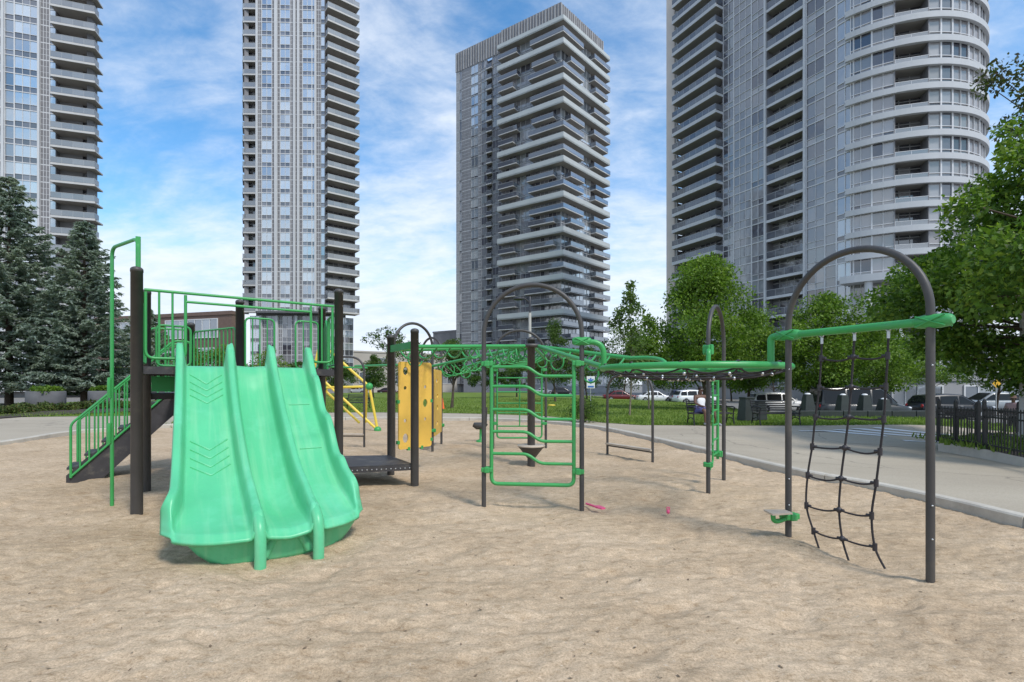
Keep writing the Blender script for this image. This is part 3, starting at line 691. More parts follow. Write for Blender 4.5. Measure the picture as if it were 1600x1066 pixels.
def slide_mesh():
    vs = []; rows = []
    for i in range(NS+1):
        t = i/NS; s0 = -.06+2.87*t; row = []
        ws = [wallw(k, s0) for k in range(4)]; cols = []
        for k in range(4):
            o = OFF if k not in (0, 3) else (OFF[5:] if k == 0 else OFF[:11])
            cols += [ws[k]+q for q in o]
            if k < 3: cols += [ws[k]+.12+(ws[k+1]-ws[k]-.24)*j/6 for j in range(1, 6)]
        for w in cols:
            s = s0; e = sstep(2.1, 2.81, s0); s = s0 - e*(.10*min(1.2, (w/.88)**2)+.34*min(1.15, abs(w/.88)**5))      # the mouth is rounded in plan
            z = slide_pt(w, s0)
            z -= .05*sstep(2.71, 2.81, s0)
            p = SO+su*w+sd*s; row.append(len(vs)); vs.append((p.x, p.y, z))
        rows.append(row)
    fs = [(rows[i][j], rows[i+1][j], rows[i+1][j+1], rows[i][j+1]) for i in range(NS) for j in range(len(rows[0])-1)]
    mb = MB(); mb.add(vs, fs, 0, True); return mb
sl = slide_mesh().build('slide', M['slide'], tower, label='mint green triple slide with chevron ridges in one lane and a half-pipe lane')
so = sl.modifiers.new('shell', 'SOLIDIFY'); so.thickness = .035; so.offset = -1
def on_slide(w, s, dz=.0): p = SO+su*w+sd*s; return V(p.x, p.y, slide_pt(w, s)+dz)
for grp in ((.20, .30, .40, .50), (1.16, 1.27, 1.38, 1.49)):
    for s in grp:
        a, b = wallw(0, s), wallw(1, s); c = (a+b)/2; h = (b-a)*.30
        pts = [on_slide(c+h*t, s+.13*(1-abs(t)), .002) for t in [x/6-1 for x in range(13)]]
        MB().tube(pts, .011, 8).build('chevron_ridge', M['slide'], sl)
for s in (.70, 1.37):
    a, b = wallw(2, s)+.12, wallw(3, s)-.12
    MB().tube([on_slide(a+(b-a)*t/8, s, .003) for t in range(9)], .009, 8).build('lane_ridge', M['slide'], sl)
# legs of the dividers and the curved base under the mouth
for k in (1, 2):
    w = wallw(k, 2.65)
    pts = []
    for s, z in ((2.3, .50), (2.5, .435), (2.66, .395), (2.76, .33), (2.80, .22), (2.805, .10), (2.79, -.06)):
        p = SO+su*(w+.01*(s-2.6))+sd*s; pts.append(V(p.x, p.y, z))
    MB().tube(catmull(pts, 4), [.035]*4+[.050]*21, 14).build('divider_foot', M['slide'], sl)
sk = MB()
def bow(w): return 2.70-.20*(w/.75)**2
N = 16
vs = []; fs = []
for i in range(N+1):
    w = -.72+1.52*i/N; x = (w-.04)/.76; zlow = -.05+.30*max(0, abs(x)-.5)**2.2/.5**2.2
    for lay in (0, 1):
        for z, back in ((.23, 0), (zlow*.8+.055, .03), (zlow*.8, .07)):
            p = SO+su*w+sd*(bow(w)-back-lay*.05); vs.append((p.x, p.y, z))
for i in range(N):
    a = i*6; b = (i+1)*6
    fs += [(a, b, b+1, a+1), (a+1, b+1, b+2, a+2), (a+2, b+2, b+5, a+5), (a+3, a+4, b+4, b+3), (a+4, a+5, b+5, b+4)]
sk.add(vs, fs, 0, True); sk.build('slide_base', M['slide'], sl, fix=True)
# arched lip under the middle lane
pts = []
for i in range(13):
    w = wallw(1, 2.65)+.05+(wallw(2, 2.65)-wallw(1, 2.65)-.10)*i/12; p = SO+su*w+sd*2.66; pts.append(V(p.x, p.y, .235-.20*abs(i/6-1)**2.4))
MB().tube(pts, .045, 10).build('arched_lip', M['slide'], sl)

# ------------------------------------------------------------------ yellow bouldering panels between the posts
def panel(name, a, b, z0, z1, holes, parent, mat, t=.022, clips=True):
    a, b = Vector(a), Vector(b); L = (b-a).length; d = (b-a).normalized(); nrm = V(d.y, -d.x, 0)
    bm = bmesh.new(); loops = []
    def ringv(pts): 
        vs = [bm.verts.new(p) for p in pts]
        return [bm.edges.new((vs[i], vs[(i+1) % len(vs)])) for i in range(len(vs))]
    ed = []; r = .05
    out = []
    for cx, cz, a0 in ((L-r, z1-r, 0), (r, z1-r, 90), (r, z0+r, 180), (L-r, z0+r, 270)):
        for k in range(5): an = R(a0+22.5*k); out.append((cx+r*math.cos(an), 0, cz+r*math.sin(an)))
    ed += ringv(out)
    for hx, hz, rx, rz in holes: ed += ringv([(hx*L+rx*math.cos(-k*math.pi/10), 0, z0+hz*(z1-z0)+rz*math.sin(-k*math.pi/10)) for k in range(20)])
    bmesh.ops.triangle_fill(bm, edges=ed, use_beauty=True)
    r_ = bmesh.ops.solidify(bm, geom=bm.faces[:], thickness=t)
    bmesh.ops.recalc_face_normals(bm, faces=bm.faces)
    me = bpy.data.meshes.new(name); bm.to_mesh(me); bm.free(); me.materials.append(mat)
    o = bpy.data.objects.new(name, me); link(o, parent); o.location = a-(WLOC[parent.name]); o.rotation_euler = (0, 0, math.atan2(d.y, d.x)); WLOC[o.name] = a
    return o
pa, pb = V(-2.09, 8.90, 0)+V(.05, .03, 0), V(-1.545, 9.50, 0)
H1 = [(.20, .895, .055, .075), (.19, .70, .032, .036), (.19, .325, .032, .034), (.20, .125, .06, .085), (.50, .70, .04, .06), (.50, .33, .04, .06), (.80, .71, .026, .034), (.80, .52, .052, .075), (.80, .33, .024, .032)]
pnl = panel('climbing_panel', pa, pb, .42, 2.0, H1, tower, M['yellow'])
for i, (t, z) in enumerate(((0.0, 1.28), (.0, .55), (1, 1.28), (1.0, .55), (.3, .42), (.7, .42))):
    q = lerp(pa, pb, t); MB().box((q.x, q.y, z), (.05, .05, .06), .8).build('panel_clip', M['green'], tower)

# ================================================================== ARCHES AND CLIMBERS
def arch_pts(a, b, ztop, below=-.15):
    a, b = Vector(a), Vector(b); w = (b-a).length; r = w/2; d = (b-a).normalized(); zc = ztop-r; c = zup((a+b)/2, zc)
    return [zup(a, below), zup(a, zc*.5)]+arc(c, math.pi, 0, r, 28, d, V(0, 0, 1))+[zup(b, zc*.5), zup(b, below)]
def clampbox(p, ang, size=(.15, .085, .062), parent=None, name='clamp'):
    mb = MB().box(p, size, ang); mb.box((p[0], p[1], p[2]), (size[0]*.45, size[1]*1.35, size[2]*1.25), ang)
    return mb.build(name, M['green'], parent, bevel=.012)
def casting(p, d, parent, L=.30, name='casting', h=.115):   # ribbed cast coupling round a post
    d = Vector(d).normalized(); p = Vector(p); mb = MB(); pts = []; rr = []
    for t, k in ((-.5, .55), (-.42, .85), (-.2, 1), (.2, 1), (.42, .85), (.5, .55)): pts.append(p+d*(t*L)); rr.append(h*.5*k)
    mb.tube(pts, rr, 12); n = V(-d.y, d.x, 0)
    for s in (-1, 1):
        for a, b in ((-.38, .38), (.38, -.38)): mb.tube([p+d*(-.38*L)+n*(s*h*.47)+V(0, 0, a*h), p+n*(s*h*.52), p+d*(.38*L)+n*(s*h*.47)+V(0, 0, b*h)], .007, 6)
    return mb.build(name, M['green'], parent)
# --- ladder arch at the middle of the sand
LA, LB = V(-.365, 6.47, 0), V(.885, 6.33, 0)
lad = thing('ladder_arch', 'dark arch holding a green ladder of kinked rungs, nearest the middle of the sand', 'climbing arch', (.26, 6.4, 0), 'arched climbing frames')
MB().tube(arch_pts(LA, LB, 2.87), .030, 14).build('arch_post', M['post'], lad)
ld_ = (LB-LA).normalized(); ang = math.atan2(ld_.y, ld_.x)
def ladder(a, b, root, zt, zb, rungs, kink=.12, r=.020, clampz=(), ins=.10):
    d = (b-a).normalized(); p, q = a+d*ins, b-d*ins; L = (q-p).length
    fr = MB().tube(fillet([zup(p, zt), zup(p, zb), zup(q, zb), zup(q, zt)], .09), r*1.25, 10).build('ladder_frame', M['green'], root)
    for z in rungs:
        pts = fillet([zup(p, z), zup(lerp(p, q, .44), z), zup(lerp(p, q, .60), z-kink), zup(q, z-kink)], .07)
        MB().tube(pts, r, 10).build('rung', M['green'], fr)
    an = math.atan2(d.y, d.x)
    for z in clampz:
        for e, s in ((a, 1), (b, -1)): clampbox(zup(e+d*(s*.045), z), an, parent=root)
    return fr
ladder(LA, LB, lad, 1.90, .31, (1.82, 1.57, 1.27, .985, .70), clampz=(1.86, .49))
# --- second, farther ladder arch
QA, QB = V(-.47, 12.4, 0), V(.84, 12.4, 0)
la2 = thing('ladder_arch', 'farther dark arch with a straight-runged ladder behind the round pedestal seat', 'climbing arch', (.18, 12.4, 0), 'arched climbing frames')
MB().tube(arch_pts(QA, QB, 2.93), .032, 14).build('arch_post', M['post'], la2)
f2 = ladder(QA, QB, la2, 1.95, .26, (1.75, 1.40, 1.12, .88, .55), kink=0.0, r=.017, clampz=(1.95, .62))
MB().tube([V(.19, 12.38, .55), V(.19, 12.38, 1.75)], .015, 8).build('mid_rail', M['green'], f2)
# --- net arch
NA, NB = V(2.868, 5.18, 0), V(3.386, 4.04, 0); nd = (NB-NA).normalized()
na = thing('net_arch', 'tall dark arch with a green cross beam from which a black rope net hangs', 'climbing arch', (3.1, 4.6, 0), 'arched climbing frames')
MB().tube(arch_pts(NA, NB, 2.83), .031, 16).build('arch_post', M['post'], na)
NZ = 2.105
MB().tube(fillet([zup(NB, NZ)+nd*.12, zup(NA, NZ)-nd*.10, V(2.78, 5.36, NZ), V(2.78, 5.36, 1.80)], .16, 8), .036, 14).build('cross_beam', M['green'], na)
casting(zup(NA, NZ), nd, na, .26); casting(zup(NB, NZ)+nd*.02, nd, na, .27)
# foot step on the near post
fs_ = MB().tube(fillet([V(2.86, 5.14, .235), V(2.74, 5.10, .20), V(2.66, 5.08, .20), V(2.655, 5.08, .29)], .08), .024, 10).build('step_bracket', M['green'], na)
clampbox((2.868, 5.16, .235), .3, (.17, .11, .06), na)
MB().prism([(2.60, 4.98), (2.83, 5.03), (2.82, 5.16), (2.60, 5.16)], .285, .302).build('foot_step', M['tan'], na)
# --- rope net hung in the arch
for p in (NA, NB):
    for z in (.35, .62, 1.75): MB().ball(zup(p, z)-V(.01, .031, 0), .008, 8).build('bolt', M['steel'], na)
net = thing('cargo_net', 'black rope climbing net hanging by steel shackles below the green cross beam', 'rope net', (3.1, 4.6, 0))
def onplane(px, py, bow=0.0):
    m = (px-800)/FPX; t = (m*NA.y-NA.x)/((NB.x-NA.x)-m*(NB.y-NA.y)); p = NA+(NB-NA)*t; q = P(px, py, p.y); return q
cols = [[(1284, 536), (1283, 560), (1280, 606), (1274, 652), (1269, 698), (1262, 743), (1260, 790), (1271, 830), (1281, 861)],
        [(1335, 531), (1333, 558), (1330, 605), (1326, 652), (1320, 700), (1314, 748), (1311, 797), (1316, 842), (1326, 876)],
        [(1388, 527), (1387, 556), (1384, 604), (1381, 655), (1375, 706), (1369, 755), (1362, 806), (1367, 855), (1383, 889)]]
pts3 = [[onplane(*p) for p in c] for c in cols]
for c in pts3:
    MB().tube(catmull(c, 5), .0095, 8).build('rope', M['rope'], net)
    top = c[0]; MB().tube([top+V(0, 0, -.01), top+V(0, 0, .05)], .013, 8).build('shackle', M['steel'], net); MB().tube(arc(top+V(0, 0, .075), 0, 6.28, .02, 10, nd, V(0, 0, 1)), .006, 6).build('shackle_ring', M['steel'], net)
for i in range(1, 8):
    for a, b in ((0, 1), (1, 2)):
        p, q = pts3[a][i], pts3[b][i]; sag = .012+.006*((i*7+a*3) % 4)
        MB().tube(catmull([p, lerp(p, q, .3)+V(0, 0, -sag*.8), lerp(p, q, .65)+V(0, 0, -sag), q], 5), .0085, 8).build('rope', M['rope'], net)
        for e, o, s in ((p, q, 1), (q, p, 1)):
            d = (o-e).normalized(); MB().tube([e, e+d*.045], .014, 8).build('ferrule', M['knot'], net)
    for a in range(3):
        k = MB()
        if a == 1: k.ball(pts3[a][i], .027, 10, sc=(1, 1, 1.1))
        else: k.tube([pts3[a][i]+V(0, 0, -.032), pts3[a][i]+V(0, 0, .032)], .019, 10)
        k.build('connector', M['knot'], net)
# --- third arch at the ring with a ladder of boxed rungs
TA, TB = V(2.87, 7.30, 0), V(3.50, 8.25, 0); td = (TB-TA).normalized()
ta = thing('ladder_arch', 'dark arch seen nearly edge-on carrying a narrow green step ladder beside the net ring', 'climbing arch', (3.18, 7.8, 0), 'arched climbing frames')
MB().tube(arch_pts(TA, TB, 2.80), .031, 14).build('arch_post', M['post'], ta)
rl = MB().tube(fillet([zup(TA+td*.30, 1.66), zup(TA+td*.30, .42), zup(TA+td*.02, .30)], .05), .017, 8).build('ladder_frame', M['green'], ta)
MB().tube([zup(TA+td*.66, 1.68), zup(TA+td*.66, .42)], .022, 10).build('ladder_frame', M['green'], ta)
for i in range(6):
    z = .52+.225*i; a, b = TA+td*.66, TA+td*.30
    MB().tube(fillet([zup(a, z), zup(b+td*.02, z), zup(b-td*.02, z-.07 if i % 2 else z+.07)], .03), .016, 8).build('rung', M['green'], rl)
clampbox(zup(TA, .42), math.atan2(td.y, td.x), (.13, .10, .06), ta); clampbox(zup(TA+td*.68, .50), math.atan2(td.y, td.x), (.14, .10, .08), ta)
# --- low arches with balance beams
def beam_arch(a, b, zt, zb, label):
    a, b = Vector(a), Vector(b); r = thing('balance_beam', label, 'balance beam', (a+b)/2, 'low arches with a balance beam')
    w = (b-a).length; d = (b-a).normalized(); rr = min(w/2, .55)
    pts = fillet([zup(a, -.12), zup(a, zt), zup(b, zt), zup(b, -.12)], .42, 10); MB().tube(pts, .027, 12).build('arch_post', M['post'], r)
    MB().bar(zup(a, zb), zup(b, zb), .13, .035).build('beam_top', M['tan'], r); MB().bar(zup(a, zb-.035), zup(b, zb-.035), .06, .035).build('beam_rail', M['post'], r)
beam_arch((2.16, 11.3, 0), (2.86, 10.15, 0), 1.78, .25, 'low dark arch with a tan balance beam standing behind the net ring')
beam_arch((-4.88, 12.6, 0), (-3.70, 12.5, 0), 2.28, .33, 'low dark arch with a tan balance beam half hidden behind the slide tower')

# --- net ring
RC = V(2.25, 6.27, 1.80); RRAD = 1.10
nr = thing('net_ring', 'horizontal green pipe ring with black rope net slung beneath it between the arches', 'net climber', (2.25, 6.27, 0))
rp = [RC+V(RRAD*math.cos(a), RRAD*math.sin(a), .0) for a in [2*math.pi*i/48 for i in range(48)]]
MB().tube(rp, .038, 12, closed=True).build('ring_pipe', M['green'], nr)
def rope_n(pts, r=.010): MB().tube(catmull(pts, 4), r, 6).build('rope', M['rope'], nr)
def rpt(a, f, sag): return RC+V(RRAD*f*math.cos(a), RRAD*f*math.sin(a), -sag)
for i in range(12):
    a = 2*math.pi*i/12+.1; rope_n([rpt(a, 1.0, .0), rpt(a+.05, .8, .09), rpt(a, .5, .135), rpt(a, .12, .15)])
    MB().tube([rpt(a-.02, 1.0, -.045), rpt(a+.02, .985, .05)], .022, 8).build('rope_tie', M['knot'], nr)
    rope_n([rpt(a, .99, .03), rpt(a+.26, .86, .085), rpt(a+.5236, .99, .03)])
for f, s in ((.82, .088), (.52, .135), (.24, .15)):
    MB().tube([rpt(2*math.pi*i/36, f, s) for i in range(36)], .010, 6, closed=True).build('rope', M['rope'], nr)
    for i in range(12): MB().ball(rpt(2*math.pi*i/12+.1, f, s), .020, 8).build('connector', M['steel'], nr)
# elbows that join the ring to the arches
MB().tube(fillet([zup(LB, 2.13)+V(-.1, .01, 0), zup(LB, 2.13)+V(.27, -.03, 0), V(1.165, 6.32, 1.80)], .17, 8), .036, 12).build('elbow', M['green'], nr); casting(zup(LB, 2.14), ld_, nr, .24)
MB().tube(fillet([zup(TA, 2.08), V(2.82, 7.16, 2.08), V(2.80, 7.13, 1.80)], .1, 6), .034, 12).build('elbow', M['green'], nr); clampbox(zup(TA, 2.10), .6, (.13, .11, .12), nr)

# --- centre pedestal with a round seat
CP = V(.378, 9.83, 0)
cp = thing('pedestal_post', 'dark centre post with a tan round seat at its foot under the overhead ladders', 'play post', CP)
post_mb(CP.x, CP.y, 2.50, .075).build('post', M['post'], cp)
MB().lathe([(.075, .14), (.11, .18), (.24, .345), (.255, .355), (.255, .372)], CP, 24).build('seat_cone', M['post'], cp)
MB().lathe([(.27, .373), (.275, .385), (.27, .398), (.076, .400)], CP, 24).build('seat', M['tan'], cp)
MB().lathe([(.16, 2.315), (.20, 2.33), (.20, 2.365), (.14, 2.385), (.076, 2.39)], CP, 20).build('collar', M['post'], cp)

# --- overhead ladders
def overhead(label, a0, a1, b0, b1, n, sag=.17, r=.032, loops=0, hand=0, seed=1):
    """two rails a0-a1 and b0-b1 joined by drooping rungs"""
    rnd = random.Random(seed); o = thing('overhead_ladder', label, 'monkey bars', ((a0+b1)/2).xy.to_3d(), 'overhead ladders round the centre post')
    for p, q in ((a0, a1), (b0, b1)):
        MB().tube([p, q], r, 12).build('rail', M['green'], o); 
    for i in range(n):
        t = (i+.6)/n; p, q = lerp(a0, a1, t), lerp(b0, b1, t); d = (a1-a0).normalized()
        m = (p+q)/2; pts = catmull([p, lerp(p, q, .12)+V(0, 0, -sag*.45), lerp(p, q, .38)+V(0, 0, -sag), lerp(p, q, .68)+V(0, 0, -sag*.95), lerp(p, q, .92)+V(0, 0, -sag*.4), q], 5)
        MB().tube(pts, .0155, 8).build('rung', M['green'], o)
    for i in range(loops):
        t = (i+.5)/loops; p = lerp(a0, a1, t) if i % 2 else lerp(b0, b1, t); rr = rnd.uniform(.09, .15); d = (b0-a0).normalized()*(1 if i % 2 else -1)
        c = p+V(0, 0, -rr-.02)+d*.03; a = rnd.uniform(-.8, .8); ax = V(math.cos(a), math.sin(a), 0)
        MB().tube(arc(c, R(100), R(100+rnd.uniform(240, 330)), rr, 16, ax, V(0, 0, 1)), .014, 8).build('grab_ring', M['green'], o)
    for i in range(hand):
        t = .18+.28*i; p = lerp(lerp(a0, a1, t), lerp(b0, b1, t), .6); d = (a1-a0).normalized(); z = -.05
        MB().tube([p, p+V(0, 0, z), p+V(-.075, 0, z-.15), p+V(.075, 0, z-.15), p+V(0, 0, z)], .012, 8).build('trapeze_handle', M['knot'], o)
    return o
o1 = overhead('green overhead ladder running from the two yellow-panel posts to the centre post', zup(LP1, 2.19), V(.24, 9.62, 2.33), zup(LP2, 2.20), V(.18, 9.95, 2.33), 9, seed=2, loops=3)
MB().bar(zup(LP2, 2.22)+V(-.08, .12, 0), zup(LP1, 2.22), .05, .12).build('end_bracket', M['green'], o1)
EA, EB = V(-2.60, 11.0, 0), V(-1.88, 11.8, 0)
o2 = overhead('green overhead ladder from the centre post to the arch behind the yellow panels', V(-1.88, 11.8, 2.02), V(.20, 9.98, 2.33), V(-1.2, 12.3, 2.00), V(.34, 10.04, 2.33), 10, sag=.22, loops=8, seed=5)
o3 = overhead('thick green overhead pipes with rings and black handles between centre post and net ring', V(.52, 9.72, 2.33), V(1.17, 6.55, 1.83), V(.58, 9.88, 2.33), V(1.98, 8.35, 2.03), 7, sag=.12, r=.038, loops=4, hand=2, seed=9)
MB().tube(catmull([V(1.98, 8.35, 2.03), V(2.2, 8.05, 2.02), V(2.3, 7.6, 1.95), V(2.3, 7.37, 1.81)], 6), .034, 10).build('elbow', M['green'], o3)
o4 = overhead('pale green overhead ladder running back from the centre post to the farther arch', V(-.47, 12.38, 2.22), V(.28, 10.06, 2.33), V(.84, 12.38, 2.22), V(.45, 10.06, 2.33), 6, sag=.16, loops=2, seed=12)
# --- arch behind the yellow panels, with its own panel
ap = thing('panel_arch', 'dark arch with a yellow holed panel, farthest of the yellow panels', 'climbing arch', (-2.1, 12, 0), 'arched climbing frames')
MB().tube(arch_pts(EA, EB, 2.98), .031, 14).build('arch_post', M['post'], ap)
EC = V(-1.88, 13.3, 0)
MB().tube(arch_pts(EC+V(-.62, .55, 0), EC, 2.85), .031, 14).build('arch_post', M['post'], ap)
panel('climbing_panel', EB+V(.0, .12, 0), EC+V(0, -.10, 0), .34, 1.95, [(.35, .83, .12, .05), (.4, .60, .10, .05), (.4, .42, .12, .07), (.4, .18, .11, .06)], ap, M['yellow'])
for p in (EB, EC): clampbox(zup(p, .50), 1.5, (.12, .12, .07), ap)
MB().tube([V(-4.4, 14.0, 2.1), V(-2.2, 11.6, 2.05)], .03, 10).build('link_pipe', M['green'], ap)
# --- spring seat glimpsed behind the ladder arch
ss = thing('spring_seat', 'small dark saddle seat on a green stem behind the ladder arch', 'play seat', (-.86, 13.9, 0))
MB().lathe([(.14, -.05), (.14, .03), (.05, .06), (.045, .34), (.08, .38)], (-.86, 13.9, 0), 14).build('stem', M['green'], ss)
sb = MB().tube([V(-1.08, 13.9, .47), V(-.98, 13.9, .43), V(-.8, 13.9, .43), V(-.70, 13.9, .50)], [.06, .10, .10, .05], 10).build('saddle', M['post'], ss)
MB().tube([V(-.72, 13.9, .45), V(-.70, 13.9, .95)], .02, 8).build('handle', M['post'], ss)
# --- yellow pipe climber far behind the tower
yc = thing('pipe_climber', 'yellow pipe climbing pyramid with green joints behind the slide tower', 'pipe climber', (-6.2, 16.9, 0))
YA = 17.2; q = lambda px, py, Y=YA: P(px, py, Y)
ends = [(q(577, 604), q(590, 672)), (q(577, 604), q(500, 535)), (q(577, 604), q(505, 606)), (q(590, 672), q(500, 590)), (q(562, 661, 18), q(510, 612, 18)), (q(573, 606), q(571, 660, 17.9)),
        (q(505, 606), q(500, 535)), (q(505, 606), q(470, 672)), (q(500, 535), q(470, 672)), (q(510, 612, 18), q(500, 535))]
for a, b in ends: MB().tube([a, b], .045, 10).build('pipe', M['yellow_pipe'], yc)
for p in (q(577, 604), q(590, 672), q(505, 606)): MB().ball(p, .13, 12).build('joint', M['green'], yc)
MB().tube([q(500, 573, 15), q(574, 575, 15)], .025, 8).build('top_pipe', M['green'], yc)

# --- toys in the sand
sh = thing('toy_shovel', 'pink plastic toy shovel lying in the sand beside the ladder arch', 'toy shovel', G(930, 791))
a, b = G(916, 787, .03), G(943, 796, .03)
MB().tube([a, lerp(a, b, .6)], .014, 8).build('handle', M['pink'], sh)
d = (b-a).normalized(); n_ = V(-d.y, d.x, 0)
MB().slab([lerp(a, b, .58)+n_*.03, lerp(a, b, .7)+n_*.045, b+n_*.03, b-n_*.03, lerp(a, b, .7)-n_*.045, lerp(a, b, .58)-n_*.03], V(0, 0, 1), .018).build('blade', M['pink'], sh)
c = G(1044, 803)
tm = MB().lathe([(.008, 0), (.019, .01), (.022, .03), (.018, .045), (.008, .05)], c, 14).tube(arc(c+V(0, 0, .065), 0, 6.28, .017, 12, V(1, 0, 0), V(0, 0, 1)), .007, 6)
tag(tm.build('sand_mould', M['pink']), 'tiny pink ringed toy lying alone on open sand', 'toy')
# ================================================================== TOWERS
FH = 2.95
def place(o, A, rz, z, x):
    o.location = V(A.x+math.cos(rz)*x, A.y+math.sin(rz)*x, z); o.rotation_euler = (0, 0, rz)
def put(name, me, root, A, rz, z, x=0, child=None):
    o = bpy.data.objects.new(name, me); link(o, root); w = V(A.x+math.cos(rz)*x, A.y+math.sin(rz)*x, z)
    o.location = w-WLOC[root.name]; o.rotation_euler = (0, 0, rz)
    for nm, cm in (child or ()):
        c = bpy.data.objects.new(nm, cm); link(c, o)
    return o
def win_meshes(w, fh, cols, sill, frame, glass, low, t=.07, head=.06, y=.10, lowcols=None):
    """local x 0..w, z 0..fh, outside is -y"""
    f = MB(); f.b2(0, t, 0, y+.05, 0, fh); f.b2(w-t, w, 0, y+.05, 0, fh); f.b2(t, w-t, 0, y+.05, 0, t*.9); f.b2(t, w-t, 0, y+.05, fh-head, fh)
    f.b2(t, w-t, .01, y+.05, sill-t*.4, sill+t*.4)
    cw = (w-2*t)/cols
    for i in range(1, cols): f.b2(t+cw*i-t*.35, t+cw*i+t*.35, .01, y+.05, t*.9, fh-head)
    p = MB()
    for i in range(cols):
        x0, x1 = t+cw*i, t+cw*(i+1); j = random.uniform(-.004, .004)
        p.add([(x0, y+j, sill), (x1, y-j, sill), (x1, y-j, fh-head), (x0, y+j, fh-head)], [(0, 1, 2, 3)], 0)
        p.add([(x0, y+.01, t*.9), (x1, y+.01, t*.9), (x1, y+.01, sill), (x0, y+.01, sill)], [(0, 1, 2, 3)], 1)
    return f.mesh('window', frame), p.mesh('pane', [glass, low])
def bal_meshes(w, d, fh, slabm, soff, railm, railglass, rec=1.2, slab_t=.22, fascia=.0, rail_h=1.05, x0=0, x1=None, ends=True, frame=None, lines=3):
    """slab projecting d outward from a recess rec deep; railing and a glazed back wall as its children"""
    x1 = w if x1 is None else x1
    s = MB(); s.b2(x0, x1, -d, rec, -slab_t, -.004, 0); s.b2(x0, x1, -d-.03, -d+.1, -slab_t-.02, fascia+.03, 0)
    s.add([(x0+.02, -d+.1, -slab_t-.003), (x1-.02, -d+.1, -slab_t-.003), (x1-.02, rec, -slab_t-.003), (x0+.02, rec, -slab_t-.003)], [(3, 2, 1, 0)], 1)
    s.b2(-.06, .06, -.02, rec, 0, fh-slab_t, 2); s.b2(w-.06, w+.06, -.02, rec, 0, fh-slab_t, 2)
    r = MB(); n = max(1, int((x1-x0)/1.3)); cw = (x1-x0-.1)/n
    for i in range(n):
        a = x0+.05+cw*i; r.b2(a+.02, a+cw-.02, -d+.005, -d+.025, fascia+.08, rail_h-.05, 0); r.b2(a-.02, a+.02, -d-.005, -d+.04, fascia, rail_h, 1)
    r.b2(x0, x1, -d-.01, -d+.05, rail_h-.04, rail_h+.02, 1)
    if ends and d > .2:
        for x in (x0+.03, x1-.05): r.b2(x, x+.02, -d+.03, 0, fascia+.08, rail_h, 0)
    b = MB(); k = max(2, int(w/1.1)); cw = w/k
    for i in range(k):
        b.add([(cw*i, rec-.05, 0), (cw*(i+1), rec-.05, 0), (cw*(i+1), rec-.05, fh-slab_t), (cw*i, rec-.05, fh-slab_t)], [(0, 1, 2, 3)], 0)
        b.b2(cw*i-.04, cw*i+.04, rec-.09, rec-.05, 0, fh-slab_t, 1)
    b.b2(0, w, rec-.09, rec-.05, 2.1, 2.2, 1)
    fr = frame or M['frame_g']
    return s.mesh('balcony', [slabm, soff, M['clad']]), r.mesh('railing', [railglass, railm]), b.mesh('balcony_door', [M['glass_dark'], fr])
def facade(root, A, B, z0, fh, nfl, bays, win_from=0):
    A, B = Vector(A), Vector(B); d = B-A; L = d.length; rz = math.atan2(d.y, d.x); tot = sum(b[1] for b in bays); x = 0
    H = fh*nfl
    for b in bays:
        kind, w = b[0], b[1]*L/tot; o = b[2] if len(b) > 2 else {}
        if kind == 'win':
            for fl in range(nfl):
                if fl % 6 == 0: f, p = win_meshes(w, fh, o.get('cols', 2), o.get('sill', .85), o.get('frame', M['frame_w']), o.get('glass', M['glass_pale']), o.get('low', M['glass_low']), o.get('t', .07), o.get('head', .06), o.get('y', .10))
                put('window', f, root, A, rz, z0+fl*fh, x, [('pane', p)])
        elif kind == 'bal':
            s, r, k = bal_meshes(w, o.get('d', 1.5), fh, o.get('slab', M['slab']), o.get('soffit', M['soffit']), o.get('railm', M['frame_g']), o.get('rg', M['rail_glass']), o.get('rec', 1.2), o.get('slab_t', .22), o.get('fascia', 0), o.get('rail_h', 1.05), o.get('x0', 0), w+o['dx1'] if 'dx1' in o else None, frame=o.get('frame'))
            for fl in range(nfl):
                put('balcony', s, root, A, rz, z0+fl*fh, x, [('railing', r), ('balcony_door', k)])
        elif kind in ('fin', 'clad'):
            mb = MB(); pr = o.get('pr', .3 if kind == 'fin' else .02); m = o.get('mat', M['fin'] if kind == 'fin' else M['clad'])
            if kind == 'fin': mb.b2(0, w, -pr, .5, 0, H)
            else:
                half = o.get('split', 3); hh = fh/half; nc = max(1, round(w/.45))
                for i in range(nfl*half):
                    for c_ in range(nc): mb.b2(w*c_/nc+.045, w*(c_+1)/nc-.045, .0+random.uniform(0, .015), .3, i*hh+(.16 if i % half == 0 else .05), (i+1)*hh-.05, 0)
                mb.b2(0, w, .03, .32, 0, H, 1)
            me = mb.mesh('pilaster' if kind == 'fin' else 'cladding', [m, M['fin']]); q = put('pilaster' if kind == 'fin' else 'cladding', me, root, A, rz, z0, x)
            if kind == 'clad': q['kind'] = 'stuff'
        x += w
def body(root, poly, z0, z1, mat, inset_name='wall', roof=M['clad']):
    MB().prism(poly, z0, z1, 0, 1).build(inset_name, [mat, roof], root)
def inset(poly, d):
    n = len(poly); out = []; c = Vector((sum(p[0] for p in poly)/n, sum(p[1] for p in poly)/n))
    for p in poly:
        v = Vector((p[0], p[1])); out.append(v+(c-v).normalized()*d*1.35)
    return out
GZ = -.7
